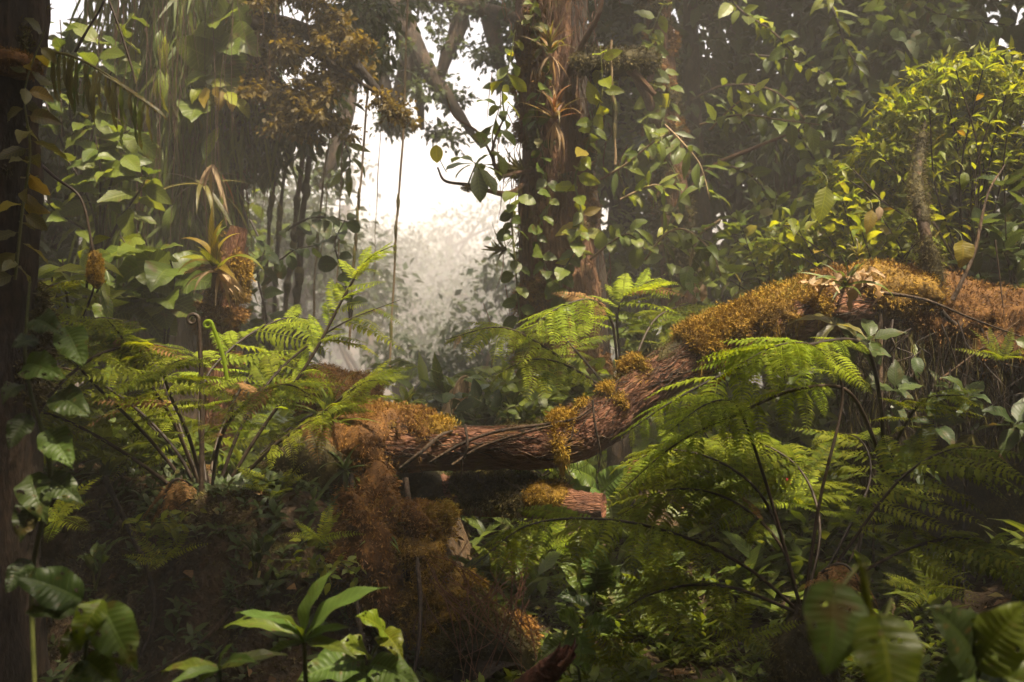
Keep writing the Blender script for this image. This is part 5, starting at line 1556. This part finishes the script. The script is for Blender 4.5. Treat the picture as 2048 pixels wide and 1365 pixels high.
MT = 'trees fading into the mist'
for lab, px, pt, d, w, n, size, m_ in (
        ('round misty tree at the middle of the valley', 880, 640, 24, 1.9, 2400, .16, LT), ('pale misty tree under the brightest sky', 965, 500, 40, 3.4, 3000, .22, LT), ('tall hazy tree behind the thick aerial roots', 600, 330, 20, 2.6, 2800, .19, LT),
        ('dim tree with forked crown behind the lianas', 730, 470, 28, 2.8, 2800, .2, LT), ('hazy spreading crown on the far slope', 800, 460, 46, 4.2, 3000, .28, LT), ('faint far crown just under the sky gap', 900, 400, 60, 5.0, 2600, .34, LT),
        ('low shrubby tree at the valley foot', 790, 660, 15, 1.2, 1700, .13, LT), ('second low shrubby tree beneath the sunlit fern', 950, 650, 15, 1.3, 1700, .13, LT), ('dark hazy tree beside the stout trunk', 1030, 480, 19, 2.2, 2400, .18, LT),
        ('hazy tree between the two aerial roots', 540, 420, 16, 1.7, 2000, .16, LT), ('far pale crown behind the dim forked one', 690, 270, 42, 5.0, 2400, .34, LT), ('grey far tree behind the dark hanging mass', 480, 260, 27, 3.4, 2600, .24, LT)):
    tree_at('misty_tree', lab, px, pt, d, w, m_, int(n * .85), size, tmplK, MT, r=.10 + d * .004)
UT = 'understorey trees round the clearing'
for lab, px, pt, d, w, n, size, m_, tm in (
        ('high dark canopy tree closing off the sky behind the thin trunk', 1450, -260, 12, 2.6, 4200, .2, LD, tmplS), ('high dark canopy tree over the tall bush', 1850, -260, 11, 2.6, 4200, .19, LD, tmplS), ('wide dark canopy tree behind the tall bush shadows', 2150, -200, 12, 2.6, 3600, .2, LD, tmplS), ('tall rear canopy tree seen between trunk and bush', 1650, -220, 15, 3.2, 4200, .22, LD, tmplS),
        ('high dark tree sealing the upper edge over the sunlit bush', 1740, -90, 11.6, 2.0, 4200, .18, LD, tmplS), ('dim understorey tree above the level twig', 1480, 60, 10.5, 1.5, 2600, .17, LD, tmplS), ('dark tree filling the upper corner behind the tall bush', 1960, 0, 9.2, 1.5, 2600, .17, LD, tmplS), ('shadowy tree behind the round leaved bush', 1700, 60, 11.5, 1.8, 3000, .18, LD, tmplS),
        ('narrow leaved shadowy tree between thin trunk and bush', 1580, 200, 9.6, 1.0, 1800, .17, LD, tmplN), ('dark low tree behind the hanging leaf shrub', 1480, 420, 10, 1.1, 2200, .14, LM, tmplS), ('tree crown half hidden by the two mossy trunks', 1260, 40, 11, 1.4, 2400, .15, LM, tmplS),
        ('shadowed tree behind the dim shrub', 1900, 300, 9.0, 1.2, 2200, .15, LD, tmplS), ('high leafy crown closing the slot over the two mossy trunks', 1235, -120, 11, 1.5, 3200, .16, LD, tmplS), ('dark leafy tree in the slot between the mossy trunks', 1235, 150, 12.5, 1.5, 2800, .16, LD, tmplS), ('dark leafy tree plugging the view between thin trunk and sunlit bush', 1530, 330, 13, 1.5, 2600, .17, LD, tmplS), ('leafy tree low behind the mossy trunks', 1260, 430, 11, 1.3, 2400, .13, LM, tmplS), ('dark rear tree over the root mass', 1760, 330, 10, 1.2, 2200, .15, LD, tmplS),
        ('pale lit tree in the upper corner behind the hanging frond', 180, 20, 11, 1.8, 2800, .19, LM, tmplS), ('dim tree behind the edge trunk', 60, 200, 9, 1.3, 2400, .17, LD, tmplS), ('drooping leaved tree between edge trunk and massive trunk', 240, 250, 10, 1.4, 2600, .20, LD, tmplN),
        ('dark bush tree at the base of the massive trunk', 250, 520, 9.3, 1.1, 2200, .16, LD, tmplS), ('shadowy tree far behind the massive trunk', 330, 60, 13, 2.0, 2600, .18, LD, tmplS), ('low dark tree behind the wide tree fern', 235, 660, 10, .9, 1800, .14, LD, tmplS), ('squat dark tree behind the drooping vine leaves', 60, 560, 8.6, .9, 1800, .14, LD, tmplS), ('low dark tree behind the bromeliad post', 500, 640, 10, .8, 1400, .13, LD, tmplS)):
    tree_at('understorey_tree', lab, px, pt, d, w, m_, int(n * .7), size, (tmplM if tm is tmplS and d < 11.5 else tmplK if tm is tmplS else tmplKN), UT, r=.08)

# far forest, reads as one mass
g = Geo()
cs, rs = [], []
for k in range(520):
    d = random.uniform(26, 104)
    x = random.uniform(-1, 1) * (d * .58 + 6)
    if d < 44 and abs(x + .9) < 5:
        continue
    z = float(height(x, d))
    H = random.uniform(3.0, 6.5)
    for j in range(3):
        cs.append(np.array([x + rng.normal() * 1.0, d + rng.normal() * 1.0, z + H * (.3 + .3 * j)]))
        rs.append(random.uniform(1.0, 2.0))
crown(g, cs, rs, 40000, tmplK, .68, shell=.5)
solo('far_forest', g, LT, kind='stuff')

# unseen forest round the view, added to block sky light from behind and sides
g = Geo()
cs, rs = [], []
for k in range(380):
    a = random.uniform(0, 2 * math.pi)
    rad = random.uniform(6.0, 11)
    x, y = rad * math.cos(a) * 1.05, 2.5 + rad * math.sin(a)
    if y > 0 and abs(x) < y * .56 + 1.2:
        continue
    z = float(height(x, y))
    cs.append(np.array([x, y, z + random.uniform(.2, 7.5)]))
    rs.append(random.uniform(.8, 1.6))
crown(g, cs, rs, 40000, tmplK, .62, shell=.2)
solo('unseen_forest_screen', g, LD, kind='stuff')
g = Geo()  # unseen canopy overhead, added to shade the foreground and the near air
cs, rs = [], []
SUN_GAPS = ((.1, 5.12, 1.95, .6), (1.6, 5.65, .8, .35), (-.2, 8.2, 1.0, .8), (.9, 9.2, .8, .8), (1.2, 7.6, .9, .4), (-3.0, 8.3, 1.5, .8), (2.4, 9.6, 1.6, .8), (-3.2, 6.4, .5, .4), (-1.9, 5.55, .9, .3), (-1.75, 6.0, .7, .7), (2.6, 6.2, 1.7, 1.0), (.95, 4.1, .75, .42), (-.85, 4.3, .45, .28), (-1.75, 4.3, .5, .28), (.55, 6.1, .9, .6), (-1.5, 5.2, 1.15, .5), (.3, 7.2, .6, .35), (-.6, 3.0, .6, .4), (.65, 1.75, .45, .4), (-1.0, 2.55, .4, .35), (-3.2, 7.2, .7, .5), (.5, 5.9, .8, .3))  # holes shaped so sun falls on the log, ferns and chosen plants
for k in range(640):
    x, y = random.uniform(-11, 11), random.uniform(-6, 12.5)
    zz = max(CAMZ + max(0, y) * .3428 + 1.3, 3.5) + random.uniform(.4, 2.6)
    cs.append(np.array([x, y, zz]))
    rs.append(random.uniform(.6, 1.1))
p, d = clump_points(cs, rs, 56000, .1)
q = (p[:, 2] - 1.2) / sd.z            # where the sun ray through each leaf comes down
lx, ly = p[:, 0] - sd.x * q, p[:, 1] - sd.y * q
ok = (p[:, 2] > CAMZ + .35 * np.maximum(p[:, 1], 0) + .35) & ~((p[:, 1] > 8.3) & (p[:, 0] > -3.2) & (p[:, 0] < .9))
for ax, ay, ra, rb in SUN_GAPS:
    ok &= ((lx - ax) / (ra * 1.1 + .05)) ** 2 + ((ly - ay) / (rb * 1.1 + .05)) ** 2 > 1
p, d = p[ok], d[ok]
n = len(p)
scatter(g, tmplK, p, nrm(d * .6 + .8 * rdir(n) - np.array([0, 0, .5])), nrm(np.array([0, 0, 1.0]) + .7 * rdir(n)), .54 * (.55 + .9 * rng.random(n)))
solo('unseen_shade_canopy', g, LD, kind='stuff')


# ------------------------------------------------------------------ ground cover, litter
def ground_pts(n, x0, x1, y0, y1):
    x, y = rng.uniform(x0, x1, n), rng.uniform(y0, y1, n)
    return np.stack([x, y, height(x, y)], -1)


g = Geo()
p = ground_pts(26000, -4.5, 4.5, 2.2, 11)
p = p[rng.random(len(p)) < .35 + .9 * (fbm(p, 1.3, 77, 3) - .35)]
n = len(p)
scatter(g, tmplK, p + [0, 0, .01], nrm(rdir(n) * [1, 1, .35]), nrm([0, 0, 1] + .8 * rdir(n)), rng.uniform(.03, .09, n))
solo('leaf_litter', g, LITTER, kind='stuff')

tuft_v, tuft_f, tuft_u, k_ = [], [], [], 0
for j in range(7):
    a, e = j * 2.4, R(20 + 9 * (j % 4))
    v, f, uv = leaf(.34, 'lance', ns=3, nc=1, droop=.9, fold=0)
    d = np.array([math.cos(a) * math.cos(e), math.sin(a) * math.cos(e), math.sin(e)])
    b = basis(d, np.array([0, 0, 1.0]))
    tuft_v.append(v @ b.T * (.7 + .08 * j) + np.array([0, 0, .10 * j]))
    tuft_f.append(f + k_)
    tuft_u.append(uv)
    k_ += len(v)
TUFT = (np.vstack(tuft_v)[:, [0, 2, 1]] * [1, 1, -1], np.vstack(tuft_f), np.vstack(tuft_u))
g = Geo()
p = ground_pts(5600, -.4, 3.6, 3.7, 8.0)
p = p[(fbm(p, 1.1, 87, 3) > .42)]
n = len(p)
scatter(g, TUFT, p, nrm([0, 0, 1] + .35 * rdir(n)), rdir(n), rng.uniform(.04, .11, n))
solo('ground_cover', g, LM, kind='stuff')
g = Geo()
p = ground_pts(2700, -5, 5, 5.0, 11)
n = len(p)
scatter(g, TUFT, p, nrm([0, 0, 1] + .35 * rdir(n)), rdir(n), rng.uniform(.10, .26, n))
solo('undergrowth', g, LM, kind='stuff')
g = Geo()
p = ground_pts(1500, -4.2, -.4, 3.0, 5.2)
n = len(p)
scatter(g, TUFT, p, nrm([0, -.5, 1] + .45 * rdir(n)), rdir(n), rng.uniform(.03, .09, n))
solo('bank_undergrowth', g, LD, kind='stuff')
# moss carpet on the bank and hollow
g = Geo()
p = ground_pts(26000, -4.2, 3.5, 2.6, 6.5)
p = p[fbm(p, 1.6, 97, 3) > .45]
sprigs(g, p, np.tile([0, -.3, 1.0], (len(p), 1)), .035, .6)
x = rng.uniform(-3.6, -.2, 30000)
y = rng.uniform(3.9, 4.9, 30000)
p = np.stack([x, y, height(x, y)], -1)
gx, gy = (height(x + .03, y) - p[:, 2]) / .03, (height(x, y + .03) - p[:, 2]) / .03
nn = nrm(np.stack([-gx, -gy, 1 + 0 * gx], -1))
sel = fbm(p, 2.2, 57, 3) > .44
sprigs(g, p[sel], nn[sel], .035, .6, .5)
solo('moss_carpet', g, MOSS_D, kind='stuff')

def small_fern(lab, pos, n, L_, mat, el=(10, 60), axis=(0, -.4, 1)):
    b = thing('small_fern', lab, 'fern', pos, 'small ground ferns')
    ax = nrm(np.array(axis, float))
    x = nrm(np.cross(ax, [.3, .9, .1]))
    y = np.cross(ax, x)
    for k in range(n):
        a, e = k * 2.399 + .5 * random.random(), R(random.uniform(*el))
        d = (x * math.cos(a) + y * math.sin(a)) * math.cos(e) + ax * math.sin(e)
        obj('frond', random.choice(pinnae(mat)), b, M4(np.zeros(3), d, ax, L_ * random.uniform(.7, 1.15), 0, random.uniform(.9, 1.3)))


for lab, px, py, d, n, L_, mt in (('little fern low on the dark bank under the wide tree fern', 330, 1120, 4.2, 8, .22, LF), ('little fern at the bank rim beside the mossy stump', 560, 985, 4.6, 9, .24, LF), ('small fern hanging on the bank face above the upright lance plant', 640, 1080, 4.25, 8, .20, LF),
                                  ('small lacy fern between ribbed plant and dark fern stems', 1340, 1180, 4.4, 9, .24, LF), ('small bright fern right under the broken log stub', 1110, 1090, 4.8, 8, .22, LFB), ('lacy ground fern beside the base of the dark stemmed fern', 1480, 1270, 3.8, 9, .22, LF),
                                  ('ground fern in the deep shade below the root mass', 1850, 1180, 4.6, 9, .28, LF), ('shaded fern at the foot of the edge trunk', 110, 1040, 4.2, 8, .24, LF), ('small fern perched on the end of the root mass', 2000, 720, 5.0, 8, .20, LF),
                                  ('fern growing from the mossy knot of the big log', 600, 900, 4.95, 8, .24, LF), ('drooping fern in the leaf litter near the splintered branch', 1230, 1330, 3.6, 8, .20, LF), ('pale ground fern near the little red flower', 1600, 1010, 4.9, 9, .26, LFB)):
    small_fern(lab, P(px, py, d), n, L_, mt)

# roots trailing over the bank face
for lab, x0 in (('thin bank root nearest to the gnarled mossy root', -.5), ('thin bank root below the fern at the bank rim', -1.02), ('thin bank root behind the upright lance plant', -.78), ('thin bank root between the two slim seedlings', -1.5), ('thin bank root above the drooping ovate leaves', -1.95), ('thin bank root closest to the dark edge trunk', -2.3)):
    a = np.array([x0, 4.75 + rng.normal() * .1, .95])
    b = np.array([x0 + rng.normal() * .25, 4.25, .45])
    e = np.array([x0 + rng.normal() * .4, 4.05, .0])
    solo('bank_root', Geo().tube(np.array([a, b, e]), [.014, .010, .005], 26, 6, lump=.3, lfreq=12), BARK_D, lab, 'root', 'thin roots trailing down the dark bank')

for lab, px, py, d in (('tiny red flower among the ground leaves behind the right stems', 1578, 960, 5.0), ('tiny red flower bud under the log', 955, 942, 5.4), ('tiny red flower in the shade between the mossy trunks', 1275, 450, 7.2)):
    lab = lab.replace('the right stems', 'the dark fern stems')
    b = thing('flower', lab, 'flower', P(px, py, d))
    part('stalk', Geo().tube(np.array([P(px, py, d) - [0, 0, .12], P(px, py, d)]), [.002, .002], 6, 5), STEM_G, b)
    for k in range(5):
        v, f, uv = leaf(.5, 'ovate', ns=3, nc=2)
        bb = basis(nrm(np.array([math.cos(k * 1.26), -.3, math.sin(k * 1.26)])), np.array([0, -1, .1]))
        part('petal', Geo().add(v @ bb.T * .025 + P(px, py, d), f, uv), RED, b)

# ------------------------------------------------------------------ mist
hb_ = bpy.data.meshes.new('haze')
x0, x1, y0, y1, z0, z1 = -70, 70, -34, 116, -9, 24
vs = [(x, y, z) for z in (z0, z1) for x, y in ((x0, y0), (x1, y0), (x1, y1), (x0, y1))]
hb_.from_pydata(vs, [], [(3, 2, 1, 0), (4, 5, 6, 7), (0, 1, 5, 4), (1, 2, 6, 5), (2, 3, 7, 6), (3, 0, 4, 7)])
mz, nt, L, N = new_mat('haze')
o_ = N('ShaderNodeOutputMaterial')
pv = N('ShaderNodeVolumePrincipled')
pv.inputs['Color'].default_value = HAZE_COL
pv.inputs['Density'].default_value = HAZE
pv.inputs['Anisotropy'].default_value = HAZE_G
L(pv.outputs[0], o_.inputs['Volume'])
hb_.materials.append(mz)
ho = obj('haze', hb_)
ho['kind'] = 'stuff'
